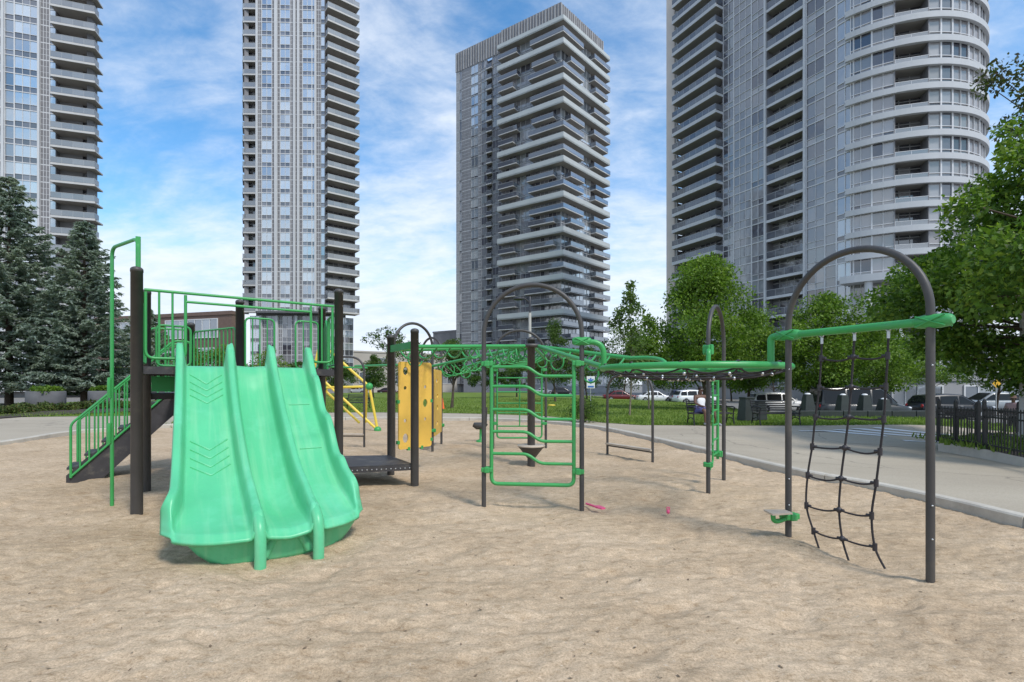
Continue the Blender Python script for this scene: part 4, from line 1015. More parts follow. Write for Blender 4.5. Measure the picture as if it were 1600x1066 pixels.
# ---- tower with angled balconies, behind the spruces
tdir = V(6, 2, 0).normalized(); B1 = V(-72.7, 86.6, 0); A1 = B1-tdir*22; n1 = V(-tdir.y, tdir.x, 0)
t1 = thing('apartment_tower', 'pale high-rise with angled corner balconies rising behind the blue spruces', 'apartment tower', V(-80, 90, GZ))
S1 = V(-.70, .72, 0).normalized(); E1 = B1+S1*15
body(t1, inset([A1, B1, E1, A1+n1*16], 1.6), GZ, GZ+FH*25, M['core'])
Z1 = GZ+1.0
facade(t1, A1, B1, Z1, FH, 25, [('win', 5, dict(cols=3)), ('fin', .4), ('bal', 3.6, dict(d=.1, rec=1.2)), ('fin', .35), ('win', 1.2, dict(cols=1, glass=M['glass_grey'])), ('win', 3.0, dict(cols=3, sill=1.0)), ('fin', .3), ('clad', 1.15), ('win', .85, dict(cols=1)),
                              ('bal', 4.9, dict(d=1.5, rec=1.5, x0=-.1, dx1=.9, slab_t=.24, fascia=.05))])
facade(t1, B1, E1, Z1, FH, 25, [('bal', 3.0, dict(d=.55, rec=.8)), ('fin', .6), ('win', 3, dict(cols=2)), ('bal', 3.0, dict(d=.5, rec=.8)), ('fin', .6), ('win', 3, dict(cols=2))])
# ---- slim white-ribbed tower
A2, B2, C2 = V(-59.9, 111.8, 0), V(-42.1, 112.4, 0), V(-36.7, 116.6, 0)
t2 = thing('apartment_tower', 'slim high-rise with white vertical ribs and stacked balconies directly above the slide tower', 'apartment tower', V(-48, 118, GZ))
D2 = V(-61.3, 114.6, 0)
body(t2, inset([A2, B2, C2, V(-44, 132, 0), V(-62, 131, 0), D2], 1.75), GZ, GZ+FH*31.2, M['core'])
wp = dict(cols=2, sill=.95, glass=M['glass_pale'], t=.10)
NB2 = 6; ZB = GZ+NB2*FH+.9
facade(t2, A2, B2, ZB, FH, 25, [('bal', 2.4, dict(d=.15, rec=1.3, slab_t=.28)), ('fin', .4), ('clad', .7), ('win', 2.2, wp), ('clad', .55), ('fin', .6), ('clad', .5), ('win', 2.15, wp), ('clad', .7), ('fin', .42), ('clad', .4), ('fin', .42), ('clad', .6),
                                ('win', 2.0, wp), ('win', .6, dict(cols=1, sill=.95, low=M['glass_low'])), ('fin', .35), ('clad', .9), ('win', .9, dict(cols=1, sill=.85, frame=M['frame_g']))])
facade(t2, B2, C2, ZB, FH, 25, [('bal', 6.8, dict(d=1.7, rec=1.5, slab_t=.26, fascia=.06, x0=.05, dx1=.5))])
facade(t2, D2, A2, ZB, FH, 25, [('bal', 3, dict(d=.4, rec=.8, slab_t=.3))])
facade(t2, A2+V(.6, 1.2, 0), B2+V(0, 1.2, 0), GZ, FH, NB2, [('win', 2.4, dict(cols=2)), ('fin', .5, dict(pr=.6)), ('clad', .9), ('win', 2.2, dict(cols=2, sill=1.1, glass=M['glass_dark'])), ('fin', .6, dict(pr=.6)), ('clad', .8), ('win', 2.2, dict(cols=2, sill=1.1, glass=M['glass_dark'])), ('clad', .9), ('fin', .6, dict(pr=.6)), ('clad', .9), ('win', 2.1, dict(cols=2, sill=1.1, glass=M['glass_dark'])), ('fin', .5, dict(pr=.6)), ('clad', 1.2), ('win', 2.0)])
facade(t2, B2+V(0, 1.2, 0), C2+V(-.6, .8, 0), GZ, FH, NB2, [('win', 2, dict(cols=2, frame=M['frame_w'], sill=1.4)), ('win', 2, dict(cols=2, sill=1.4)), ('win', 2, dict(cols=2, sill=1.4))])
MB().prism([(A2.x+2.9, A2.y-.5), (B2.x-.9, B2.y-.5), (B2.x-.9, B2.y+2), (A2.x+2.9, A2.y+2)], ZB-.45, ZB-.02).build('canopy_slab', M['frame_d'], t2)
# ---- grey tower with wrapping bands
c3, l3, r3 = V(12.2, 124, 0), V(-16.0, 143.0, 0), V(25.3, 138.2, 0)
j3 = lerp(c3, l3, 18.0/34.0)
t3 = thing('apartment_tower', 'grey high-rise wrapped in thick white balcony bands, whole roof in view', 'apartment tower', V(6, 140, GZ))
F3 = 2.87; ROOF = 90.6; N3 = 31
dl = (l3-c3).normalized(); dr = (r3-c3).normalized(); nl = V(-dl.y, dl.x, 0); nrr = V(dr.y, -dr.x, 0)
body(t3, [(c3.x-.1, c3.y+1.6), (r3.x-1.6, r3.y+.6), (r3.x-16, r3.y+14), (l3.x+10, l3.y+16), (l3.x+1.2, l3.y+.9)], GZ, ROOF+.4, M['core'])
gm = dict(glass=M['glass_mid'], low=M['glass_mid'], frame=M['frame_g'])
facade(t3, l3, j3, ROOF-F3*N3, F3, N3, [('clad', 1.2, dict(mat=M['clad_l'])), ('win', .9, dict(cols=1, sill=.5, **gm)), ('clad', 3.3), ('win', 2.6, dict(cols=2, sill=.5, glass=M['glass_pale'], low=M['glass_mid'], frame=M['frame_g'])), ('clad', 1.0), ('win', 2.0, dict(cols=2, **gm)),
                               ('bal', 1.9, dict(d=.5, rec=1.0, rg=M['rail_dark'])), ('win', 3.1, dict(cols=3, sill=.8, **gm))])
BP = [2, 3, 2, 3, 2, 3, 3, 2, 2, 3, 3, 3]
levels = []; z = 0
for b in BP: levels.append(z); z += b
def stripes(root, a, b, z0, z1, step=.9):                 # louvred roof screen: closely set upright blades on a back panel
    d = (b-a); L = d.length; d.normalize(); n = V(d.y, -d.x, 0); rz = math.atan2(d.y, d.x)
    MB().slab([zup(a, z0), zup(b, z0), zup(b, z1), zup(a, z1)], -n, .25).build('roof_screen', M['clad'], root)
    mb = MB(); x = .1
    while x < L:
        p = a+d*x; mb.box((p.x+n.x*.08, p.y+n.y*.08, (z0+z1)/2), (.22 if int(x/step) % 3 else .42, .16, z1-z0-.1), rz); x += step
    mb.build('screen_blade', M['clad_l'], root, kind='stuff')
stripes(t3, l3, j3, ROOF+.05, ROOF+5.6); stripes(t3, j3+V(0, 0, 0), c3, ROOF+.9, ROOF+5.9); stripes(t3, c3, r3, ROOF+.9, ROOF+5.7)
bw = [('win', 1, dict(cols=5, sill=.45, t=.09, **gm)), ('win', 1, dict(cols=4, sill=.45, t=.09, **gm)), ('win', 1, dict(cols=5, sill=.45, t=.09, **gm))]
bw2 = [('win', 1, dict(cols=4, sill=.45, t=.09, glass=M['glass_grey'], low=M['glass_mid'], frame=M['frame_w'])), ('win', 1, dict(cols=4, sill=.45, t=.09, glass=M['glass_pale'], low=M['glass_mid'], frame=M['frame_w'])), ('win', 1, dict(cols=3, sill=.45, t=.09, **gm))]
facade(t3, j3, c3, ROOF-F3*30, F3, 30, bw); facade(t3, c3, r3, ROOF-F3*30, F3, 30, bw2)
ed3 = 1.9
def l3p(x, o): return c3+dl*x+nl*o
def r3p(x, o): return c3+dr*x+nrr*o
corner = lambda o: c3+nl*o+nrr*o
def bandring(z, h, o, xl=18.2, xr=19.6, name='balcony_band', parent=t3):
    mb = MB(); outer = [l3p(xl, o), corner(o*.94), r3p(xr, o)]; inner = [l3p(xl, -.1), c3-V(0, 0, 0), r3p(xr, -.1)]
    poly = [(p.x, p.y) for p in outer+inner[::-1]]
    mb.prism(poly, z-.32, z, 0, 0, 1)
    for a, b in zip(outer, outer[1:]):
        d = (b-a).normalized(); n = V(d.y, -d.x, 0); mb.slab([zup(a, z-.35), zup(b, z-.35), zup(b, z+h), zup(a, z+h)], -n, .14)
    for a, b in ((outer[0], inner[0]), (outer[2], inner[2])):
        mb.bar(zup(a, z+h/2-.1), zup(b, z+h/2-.1), .12, h)
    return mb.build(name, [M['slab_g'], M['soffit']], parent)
for lv in levels: bandring(ROOF-lv*F3, 1.12 if lv else .9, ed3)
rnd = random.Random(4)
def boxbal(side, x0, x1, z, d=1.8):
    f = l3p if side == 'l' else r3p; mb = MB(); q = [f(x0, 0), f(x1, 0), f(x1, d), f(x0, d)]
    mb.prism([(p.x, p.y) for p in q], z-.22, z, 0, 0, 1); s = mb.build('balcony', [M['slab'], M['soffit']], t3)
    rl = MB(); rl.bar(zup(q[3], z+1.08), zup(q[2], z+1.08), .07, .07, mi=1)
    for a, b in ((q[3], q[2]), (q[0], q[3]), (q[2], q[1])): rl.bar(zup(a, z+.56), zup(b, z+.56), .03, .95)
    rl.build('railing', [M['rail_dark'], M['frame_g']], s)
def wrapbal(z, xl, xr, d=1.8):
    outer = [l3p(xl, d), corner(d*.94), r3p(xr, d)]; inner = [l3p(xl, -.1), c3.copy(), r3p(xr, -.1)]; mb = MB()
    mb.prism([(p.x, p.y) for p in outer+inner[::-1]], z-.22, z, 0, 0, 1); s = mb.build('balcony', [M['slab'], M['soffit']], t3); rl = MB()
    for a, b in zip(outer, outer[1:]): rl.bar(zup(a, z+.56), zup(b, z+.56), .03, .95); rl.bar(zup(a, z+1.08), zup(b, z+1.08), .07, .07, mi=1)
    rl.build('railing', [M['rail_dark'], M['frame_g']], s)
lv = 0
for i, b in enumerate(BP):
    for k in range(1, b):
        z = ROOF-(lv+k)*F3
        if (i+k) % 2 == 1: wrapbal(z, 8.2+rnd.uniform(-.4, .4), 7.2)
        else: boxbal('l', 1.2, 7.6+rnd.uniform(-.6, 2.6), z); boxbal('r', 1.6, 7.6, z)
        boxbal('l', 12.2+rnd.uniform(-.3, 1.4), 18.0, z)
        boxbal('r', 12.2+rnd.uniform(-.5, .8), 18.8+(k % 2)*1.2, z)
    lv += b
# ---- broad tower with the rounded bay
A4, B4 = V(30.4, 93.5, 0), V(45.25, 66.1, 0)
t4 = thing('apartment_tower', 'broad grey glass high-rise with a rounded bay of white floor bands', 'apartment tower', V(48, 80, GZ))
N4 = 26; d4 = (B4-A4).normalized(); Z4 = GZ+.9
CC = V(54, 75, 0); CR = 12.5
arcp = lambda a, r=CR: V(CC.x+r*math.cos(R(a)), CC.y+r*math.sin(R(a)), 0)
inw = V(-d4.y, d4.x, 0)*1.8
body(t4, [tuple((A4+inw+d4*.3).xy), tuple((B4+inw-d4*1.2).xy)]+[(50, 72), (58, 70.5), (63, 76), (60, 100), (36, 104)], GZ, GZ+FH*26, M['core'], 'wall')
dk = dict(glass=M['glass_mid'], low=M['glass_mid'], frame=M['fin'], t=.10)
facade(t4, A4, B4, Z4, FH, N4, [('clad', .7, dict(mat=M['clad_l'])), ('bal', 9.9, dict(d=1.7, rec=1.1, slab=M['slab_w'], slab_t=.42, fascia=.10, rg=M['rail_dark'], railm=M['frame_g'], x0=.3)), ('win', 2.1, dict(cols=2, sill=.9, **dk)), ('win', 3.2, dict(cols=3, sill=1.3, t=.08, glass=M['glass_span'], low=M['glass_span'], frame=M['frame_w'])), ('win', 2.3, dict(cols=2, sill=.9, **dk)),
                              ('fin', .28), ('bal', 5.8, dict(d=.05, rec=1.6, slab=M['fin'], slab_t=.35, rg=M['rail_dark'], railm=M['frame_g'])), ('fin', .28), ('win', 2.6, dict(cols=2, sill=.9, **dk)), ('win', 1.5, dict(cols=1, sill=1.3, t=.08, glass=M['glass_span'], low=M['glass_span'], frame=M['frame_w'])), ('win', 2.2, dict(cols=2, sill=.7, glass=M['glass_grey'], low=M['glass_mid'], frame=M['frame_w'], t=.12))])
MB().prism([(29.2, 94.4), (30.35, 93.2), (31.6, 95.5), (30.5, 96.8)], GZ, GZ+FH*27).build('fin_wall', M['pinkfin'], t4)
cw = dict(cols=2, sill=.75, glass=M['glass_curve'], low=M['glass_curve'], frame=M['frame_w'], t=.09, head=.04, y=.14)
N4C = 18
cd = dict(cw); cd.update(glass=M['glass_dark'], low=M['glass_dark'])
segs = [(223.6, 234.4, 'w'), (234.4, 245.3, 'w'), (245.3, 262, 'b'), (262, 268.9, 's'), (268.9, 275.8, 'd'), (275.8, 287.5, 'w'), (287.5, 299.2, 'w'), (299.2, 311, 'w'), (311, 323, 'w'), (323, 335, 'w'), (335, 347, 'w')]
for a0, a1, k in segs:
    a, b = arcp(a0), arcp(a1)
    if k == 'b': facade(t4, a, b, Z4+.55, FH, N4C, [('bal', 3.5, dict(d=.02, rec=2.0, slab=M['slab_w'], slab_t=.5, rail_h=.85, rg=M['rail_glass'], railm=M['frame_w']))])
    else: facade(t4, a, b, Z4+.55, FH, N4C, [('win', 1, dict(cw if k == 'w' else (cd if k == 'd' else dict(cw, cols=1)), **({'cols': 1} if k in 'sd' else {})))])
for fl in range(N4C+1):                                    # white floor band round the bay
    mb = MB(); n = 48; vs = []
    for i in range(n+1):
        a = 221.5+(349-221.5)*i/n
        for r, z in ((CR-.1, -.28), (CR+.32, -.28), (CR+.35, .45), (CR-.1, .47)):
            p = arcp(a, r); vs.append((p.x, p.y, z))
    fs = []
    for i in range(n):
        for j in range(3): fs.append((i*4+j, (i+1)*4+j, (i+1)*4+j+1, i*4+j+1))
    mb.add(vs, fs, 0, False)
    if fl == 0: bandme = mb.mesh('floor_band', M['slab_w'])
    o = bpy.data.objects.new('floor_band', bandme); link(o, t4); o.location = V(0, 0, Z4+.3+fl*FH)-WLOC[t4.name]
for a in (233, 246, 262, 276, 290):                        # columns of the base
    p = arcp(a, CR+1.6); MB().lathe([(.45, GZ), (.45, GZ+FH*5.2)], p, 14).build('column', M['fin'], t4)
mb = MB(); n = 40; vs = []
for i in range(n+1):
    a = 221+(349-221)*i/n
    for r, z in ((CR, GZ+FH*5.2), (CR+2.3, GZ+FH*5.2), (CR+2.3, GZ+FH*5.2+.9), (CR, GZ+FH*5.2+.9)):
        p = arcp(a, r); vs.append((p.x, p.y, z))
mb.add(vs, [(i*4+j, (i+1)*4+j, (i+1)*4+(j+1) % 4, i*4+(j+1) % 4) for i in range(n) for j in range(4)]); mb.build('base_cornice', M['slab_w'], t4, fix=True)

# ================================================================== LOW BUILDINGS
def lowblock(name, label, cat, a, b, depth, z1, wall, rows, groups=None, parapet=.3, z0=GZ, fasc=None):
    """straight block: front wall a-b with window rows [(z, h, [(x, w, cols)])]"""
    a, b = Vector(a), Vector(b); d = (b-a).normalized(); n = V(d.y, -d.x, 0); rz = math.atan2(d.y, d.x); root = thing(name, label, cat, zup(a, z0))
    q = [a, b, b-n*depth, a-n*depth]; MB().prism([(p.x, p.y) for p in q], z0, z1).build('wall', wall, root)
    q2 = [a+n*.15-d*.15, b+n*.15+d*.15, b-n*depth, a-n*depth]; MB().prism([(p.x, p.y) for p in q2], z1+.003, z1+parapet).build('roof', fasc or wall, root)
    for z, h, ws in rows:
        for x, w, c in ws:
            f = MB(); t = .14; p0 = a+d*x+n*.06
            f.b2(0, w, -.06, .04, 0, t); f.b2(0, w, -.06, .04, h-t, h); f.b2(0, t, -.06, .04, t, h-t); f.b2(w-t, w, -.06, .04, t, h-t)
            cwid = (w-2*t)/c
            for i in range(1, c): f.b2(t+cwid*i-.05, t+cwid*i+.05, -.05, .04, t, h-t)
            g = MB()
            for i in range(c): g.add([(t+cwid*i, .02, t), (t+cwid*(i+1), .02, t), (t+cwid*(i+1), .02, h-t), (t+cwid*i, .02, h-t)], [(0, 1, 2, 3)])
            put('window', f.mesh('window', M['frame_w']), root, p0, rz, z, 0, [('pane', g.mesh('pane', M['glass_grey']))])
    return root
br = lowblock('brick_building', 'low brown brick building with a white framed window band behind the play platform', 'building', P(150, 500, 84), P(362, 500, 76), 2.5, 12.2, M['brick'], [(8.7, 3.0, [(4, 5.2, 3), (12.4, 1.6, 1), (15.3, 10.6, 7)]), (4.4, 2.8, [(4, 5.2, 3), (12, 13.2, 7)])], parapet=.55)
pod = lowblock('podium_building', 'long beige podium wall stretching between the slim tower and the banded tower', 'building', V(-42, 124, 0), V(-6, 150, 0), 14, 9.6, M['beige'], [(6.4, 2.0, [(9, 5, 4), (20, 5, 4)]), (1.6, 3.0, [(4, 5, 3), (12, 7, 4), (24, 7, 4), (34, 6, 3)])], parapet=.4)
p2 = lowblock('podium_building', 'dark grey low block tucked against the foot of the banded tower', 'building', V(-24, 152, 0), V(-14.8, 146, 0), 10, 17.0, M['clad'], [(8, 3.0, [(2, 7, 4)])], parapet=.5)
p3 = lowblock('podium_building', 'grey glazed base building under the banded tower, behind the street lamp', 'building', V(-13, 134, 0), V(10.5, 117.5, 0), 8, 10.0, M['greywall'], [(6.0, 2.6, [(3, 9, 6), (15, 9, 6)]), (1.5, 3.0, [(3, 9, 6), (15, 9, 6)])], parapet=.5)
p3b = lowblock('podium_building', 'grey wing behind the thin young tree, beside the banded tower', 'building', V(11.5, 117.2, 0), V(30, 134, 0), 8, 9.0, M['greywall'], [(5, 2.6, [(2, 9, 6), (13, 9, 6)]), (1, 2.6, [(2, 9, 6), (13, 9, 6)])], parapet=.5)
p4 = lowblock('podium_building', 'low pale wall building under the slim white-ribbed tower', 'building', V(-70, 108, 0), V(-36, 109.5, 0), 2.2, 5.2, M['greywall'], [(1.0, 3.0, [(8, 8, 5), (20, 8, 5)])], parapet=.4)
p5 = lowblock('low_building', 'pale garden building far behind the spruce trunks', 'building', V(-98, 88, 0), V(-62, 92, 0), 8, 4.2, M['beige'], [(.6, 2.2, [(6, 6, 3), (18, 6, 3)])], parapet=.3)
p6 = lowblock('low_building', 'grey corrugated store front beyond the dark hatchback', 'building', V(33, 46, 0), V(52, 47, 0), 8, 1.9, M['greywall'], [(-.5, 2.0, [(2, 5, 4), (9, 8, 6)])], parapet=.25)
p7 = lowblock('low_building', 'base building of the rounded tower behind the maples', 'building', V(24, 92, 0), V(42, 62, 0), 3, 6.5, M['clad_l'], [(1.2, 3.6, [(3, 7, 5), (13, 7, 5), (23, 7, 5)])], parapet=.4)
# ================================================================== VEGETATION
def leaf_cloud(cent, rad_, n, size, flat=.75, droop=.25, aspect=.55):
    """n kite leaves spread through ellipsoidal clumps"""
    cent = np.asarray(cent); rad_ = np.asarray(rad_); k = len(cent); w = rad_**2; w = w/w.sum()
    idx = RNG.choice(k, n, p=w); u = RNG.normal(size=(n, 3)); u /= np.linalg.norm(u, axis=1)[:, None]
    r = RNG.random(n)**.45; c = cent[idx]+u*r[:, None]*rad_[idx][:, None]*np.array([1, 1, flat])
    a = u+RNG.normal(size=(n, 3))*.8; a[:, 2] -= droop; a /= np.linalg.norm(a, axis=1)[:, None]
    t = RNG.normal(size=(n, 3)); t[:, 2] += .8; b = np.cross(a, t); b /= np.linalg.norm(b, axis=1)[:, None]; nn = np.cross(a, b)
    L = size*RNG.uniform(.6, 1.35, n)[:, None]; Wd = L*aspect; f = nn*L*.10
    v = np.stack([c-a*L*.5, c+b*Wd*.5+f, c+a*L*.5, c-b*Wd*.5+f], 1).reshape(-1, 3)
    return v, np.arange(4*n).reshape(-1, 4)
def make_tree(name, label, base, h, rx, h0, nclump, nleaf, leaf, mat, bark, tr=.12, ry=None, shape='oval', group=None, cat='tree', lean=(0, 0), clump=.30, seed=0, gaps=0.0, top=1.0):
    rnd = random.Random(seed); base = Vector(base); root = thing(name, label, cat, base, group); ry = ry or rx; ch = h-h0; cs = []; rs = []
    tries = 0
    while len(cs) < nclump and tries < 20000:
        tries += 1
        t = rnd.random(); 
        if shape == 'oval': prof = math.sin(math.pi*min(1, (t*.92+.08)))**.6
        elif shape == 'cone': prof = (1-t)**.75*min(1, .45+t*5)
        else: prof = min(1, (t+.12)*2.6)*(1-t**2.2)**.55
        a = rnd.uniform(0, 2*math.pi); rr = prof*(rnd.random()**.42)*(1+.22*math.sin(3*a+seed)+.12*math.sin(5*a+2*seed+t*6))
        p = V(base.x+lean[0]*t+rx*rr*math.cos(a), base.y+lean[1]*t+ry*rr*math.sin(a), base.z+h0+ch*t)
        if gaps and noise.noise(p*.55+V(seed, 0, 0)) > .42-gaps: continue
        cs.append(p); rs.append(clump*min(rx, ch*.5)*rnd.uniform(.55, 1.25)*(.65+.5*prof))
    tm = MB(); topz = h0+ch*.86; tp = []
    for i in range(9):
        t = i/8; tp.append(base+V(lean[0]*t*.8+math.sin(t*5+seed)*.05*rx, lean[1]*t*.8+math.cos(t*4+seed)*.05*rx, -.15+(topz+.15)*t))
    tm.tube(tp, [tr*(1.25 if i == 0 else 1)*(1-.88*i/8) for i in range(9)], 9)
    for c, r in zip(cs, rs):
        if rnd.random() < .55:
            zz = (c.z-base.z)*rnd.uniform(.55, .8); t = max(0, min(1, (zz+.15)/(topz+.15))); k = min(7, int(t*8)); s = lerp(tp[k], tp[k+1], t*8-k)
            m = lerp(s, c, .5)+V(0, 0, .10*(c-s).length); r0 = tr*(1-.85*t)*.42; tm.tube(catmull([s, m, c], 3), [r0*(1-.12*i) for i in range(7)], 5)
    tm.build('trunk', bark, root)
    v, q = leaf_cloud([tuple(c) for c in cs], rs, nleaf, leaf); v -= np.array(base)
    o = obj('crown', np_mesh('crown', v, q, mat), root, base); return root
def spruce(label, base, h, r, n_lv, seed, dens=1.0):
    rnd = random.Random(seed); root = thing('spruce_tree', label, 'spruce tree', base, 'blue spruces beside the pavement'); base = Vector(base)
    MB().tube([base+V(0, 0, -.2), base+V(0, 0, h*.5), base+V(0, 0, h*.98)], [.26, .15, .02], 9).build('trunk', M['bark'], root)
    V_, D_, L_, S_ = [], [], [], []; lb = MB()
    for lv in range(n_lv):
        t = (lv+.35*rnd.random())/n_lv; z = h*(.095+.90*t); R0 = r*(1-t)**.82*min(1, .80+t*3)+.10; nb = max(5, int(11-5*t))
        for k in range(nb):
            a = 2*math.pi*(k+rnd.random()*.7)/nb+lv*.9; Lb = R0*rnd.uniform(.66, 1.18); d = V(math.cos(a), math.sin(a), 0); dr = rnd.uniform(.10, .30)*(1-.9*t)-.25*t
            pts = [base+V(0, 0, z)+d*(Lb*s)+V(0, 0, -Lb*dr*s+Lb*.16*s**3) for s in (0, .35, .7, 1.0)]
            if Lb > .8: lb.tube(pts, [.035, .025, .015, .006], 4, cap=False)
            ns = int((7+Lb*13)*dens)
            for i in range(ns):
                s = .12+.88*rnd.random()**.75; q = lerp(pts[0], pts[3], s); q = V(q.x, q.y, base.z+z-Lb*dr*s+Lb*.16*s**3); side = rnd.choice((-1, 1)); yaw = a+side*rnd.uniform(.2, 1.15)
                tl = (.22+.30*Lb*(1-s)*.55+.12)*rnd.uniform(.7, 1.2); dd = V(math.cos(yaw), math.sin(yaw), rnd.uniform(-.45, .12))
                for j in range(9):
                    f = rnd.uniform(.1, 1); V_.append(q+dd*(tl*f)); e = dd+V(rnd.gauss(0, .55), rnd.gauss(0, .55), rnd.gauss(-.15, .4)); D_.append(e); L_.append(rnd.uniform(.17, .33)); S_.append(rnd.uniform(.22, .36))
    lb.build('branches', M['bark'], root, kind='stuff')
    c = np.array([tuple(x) for x in V_]); a = np.array([tuple(x) for x in D_]); a /= np.linalg.norm(a, axis=1)[:, None]; n = len(c); L = np.array(L_)[:, None]; Wd = L*np.array(S_)[:, None]
    tt = RNG.normal(size=(n, 3)); b = np.cross(a, tt); b /= np.linalg.norm(b, axis=1)[:, None]
    v = np.stack([c-a*L*.5, c+b*Wd*.5, c+a*L*.5, c-b*Wd*.5], 1).reshape(-1, 3)-np.array(base); obj('needles', np_mesh('needles', v, np.arange(4*n).reshape(-1, 4), M['needle']), root, base)
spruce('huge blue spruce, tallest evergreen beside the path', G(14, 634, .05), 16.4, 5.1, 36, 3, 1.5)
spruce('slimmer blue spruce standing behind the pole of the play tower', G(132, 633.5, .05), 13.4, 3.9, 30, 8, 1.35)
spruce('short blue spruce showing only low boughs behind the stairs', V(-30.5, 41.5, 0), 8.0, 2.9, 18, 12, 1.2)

def at(px, py, Y, z=None): p = P(px, py, Y); return V(p.x, p.y, lawn_z(p.x, p.y) if z is None else z)
MG = 'maples along the lawn'
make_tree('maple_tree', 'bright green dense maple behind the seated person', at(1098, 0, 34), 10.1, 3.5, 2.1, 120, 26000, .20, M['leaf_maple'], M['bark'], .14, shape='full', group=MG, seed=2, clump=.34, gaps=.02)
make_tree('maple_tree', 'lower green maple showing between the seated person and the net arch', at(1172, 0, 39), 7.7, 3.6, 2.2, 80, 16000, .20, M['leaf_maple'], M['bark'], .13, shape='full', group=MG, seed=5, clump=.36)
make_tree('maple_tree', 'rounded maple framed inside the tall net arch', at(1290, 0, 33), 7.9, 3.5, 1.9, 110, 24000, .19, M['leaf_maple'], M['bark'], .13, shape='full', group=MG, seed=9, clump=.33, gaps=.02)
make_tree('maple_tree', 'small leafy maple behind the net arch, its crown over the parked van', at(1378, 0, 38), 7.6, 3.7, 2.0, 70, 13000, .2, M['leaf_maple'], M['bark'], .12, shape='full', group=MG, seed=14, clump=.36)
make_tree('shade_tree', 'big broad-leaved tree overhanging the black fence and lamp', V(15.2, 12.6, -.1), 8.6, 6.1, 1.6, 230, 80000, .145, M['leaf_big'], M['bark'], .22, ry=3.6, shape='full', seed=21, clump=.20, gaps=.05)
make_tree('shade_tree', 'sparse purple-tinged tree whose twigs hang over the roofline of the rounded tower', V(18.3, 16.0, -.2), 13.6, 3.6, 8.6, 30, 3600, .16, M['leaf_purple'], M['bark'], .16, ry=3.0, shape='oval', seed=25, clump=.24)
make_tree('young_tree', 'thin pale young tree staked on the lawn beside the net ring', at(985, 0, 25), 6.6, 1.45, 1.9, 46, 3900, .17, M['leaf_pale'], M['bark_pale'], .05, shape='cone', seed=31, clump=.34)
make_tree('young_tree', 'thin second young tree behind the staked one', at(1012, 0, 33), 6.0, 1.7, 1.9, 44, 5200, .18, M['leaf_maple'], M['bark_pale'], .06, shape='cone', seed=33, clump=.36)
BG = 'street trees beyond the lawn'
def bgtree(px, Y, ytop, w, ybot, lab, mat='leaf_dark', shape='oval', seed=1, n=5200, leaf=.26, bark='bark', z=None):
    b = at(px, 0, Y, z); s = FPX/Y; h = EYE+(HOR-ytop)/s-b.z; h0 = EYE+(HOR-ybot)/s-b.z
    make_tree('street_tree', lab, b, h, w/2/s, max(.4, h0), 46, n, leaf*Y/60*.8, M[mat], M[bark], .10*max(1, Y/60), shape=shape, group=BG, seed=seed, clump=.36)
bgtree(584, 62, 556, 50, 602, 'round green street tree in front of the beige podium wall', seed=41, shape='cone')
bgtree(527, 75, 560, 60, 604, 'dark street tree peeping past the tower corner post', seed=42)
bgtree(707, 31, 533, 62, 588, 'slender dark street tree seen beside the yellow panels', seed=43, n=6500, shape='full')
bgtree(757, 60, 562, 62, 602, 'bushy street tree under the tangled overhead rings', seed=44)
bgtree(806, 66, 560, 58, 604, 'low street tree behind the kinked rungs', seed=45)
bgtree(866, 48, 502, 76, 596, 'tall conical street tree beside the grey lamp post', seed=46, n=9000, shape='cone')
bgtree(917, 58, 545, 84, 602, 'wide dark street tree behind the blue sign', seed=47, n=7000)
bgtree(640, 95, 536, 70, 604, 'hazy street tree before the podium windows', seed=48)
bgtree(604, 110, 512, 64, 545, 'airy far tree rising over the podium roof', seed=49, n=1500, leaf=.30, z=6)
bgtree(975, 70, 520, 90, 604, 'shady tree behind the red car', seed=50, n=7000)
bgtree(1050, 72, 540, 110, 604, 'dark tree above the white saloon', seed=51, n=8000)
bgtree(1140, 66, 545, 110, 606, 'deep green tree filling the gap behind the seated person', seed=52, n=8000)
bgtree(1210, 60, 540, 110, 606, 'deep green tree above the white hatchback', seed=53, n=8000)
bgtree(1345, 55, 525, 120, 600, 'deep green tree above the dark van', seed=54, n=8000)
bgtree(1452, 44, 530, 120, 596, 'leafy tree above the dark hatchback', seed=55, n=8000, mat='leaf_big')
bgtree(1560, 36, 520, 150, 606, 'dense low tree beyond the lamp post', seed=56, n=9000, mat='leaf_dark', leaf=.30)
bgtree(300, 58, 545, 60, 606, 'green tree seen through the platform rails', seed=57, mat='leaf_maple')
bgtree(243, 60, 500, 40, 600, 'yellow-green tree before the brick building', seed=58, mat='leaf_maple')
bgtree(345, 60, 540, 70, 606, 'bright bush-like tree behind the rear fence of the platform', seed=59, mat='leaf_maple')
bgtree(425, 62, 548, 66, 606, 'yellowish round tree behind the slide top', seed=60, mat='leaf_maple')
bgtree(470, 70, 566, 60, 604, 'low dark tree between slide top and tower post', seed=61)
bgtree(210, 56, 555, 60, 606, 'dark tree behind the stairs', seed=62)

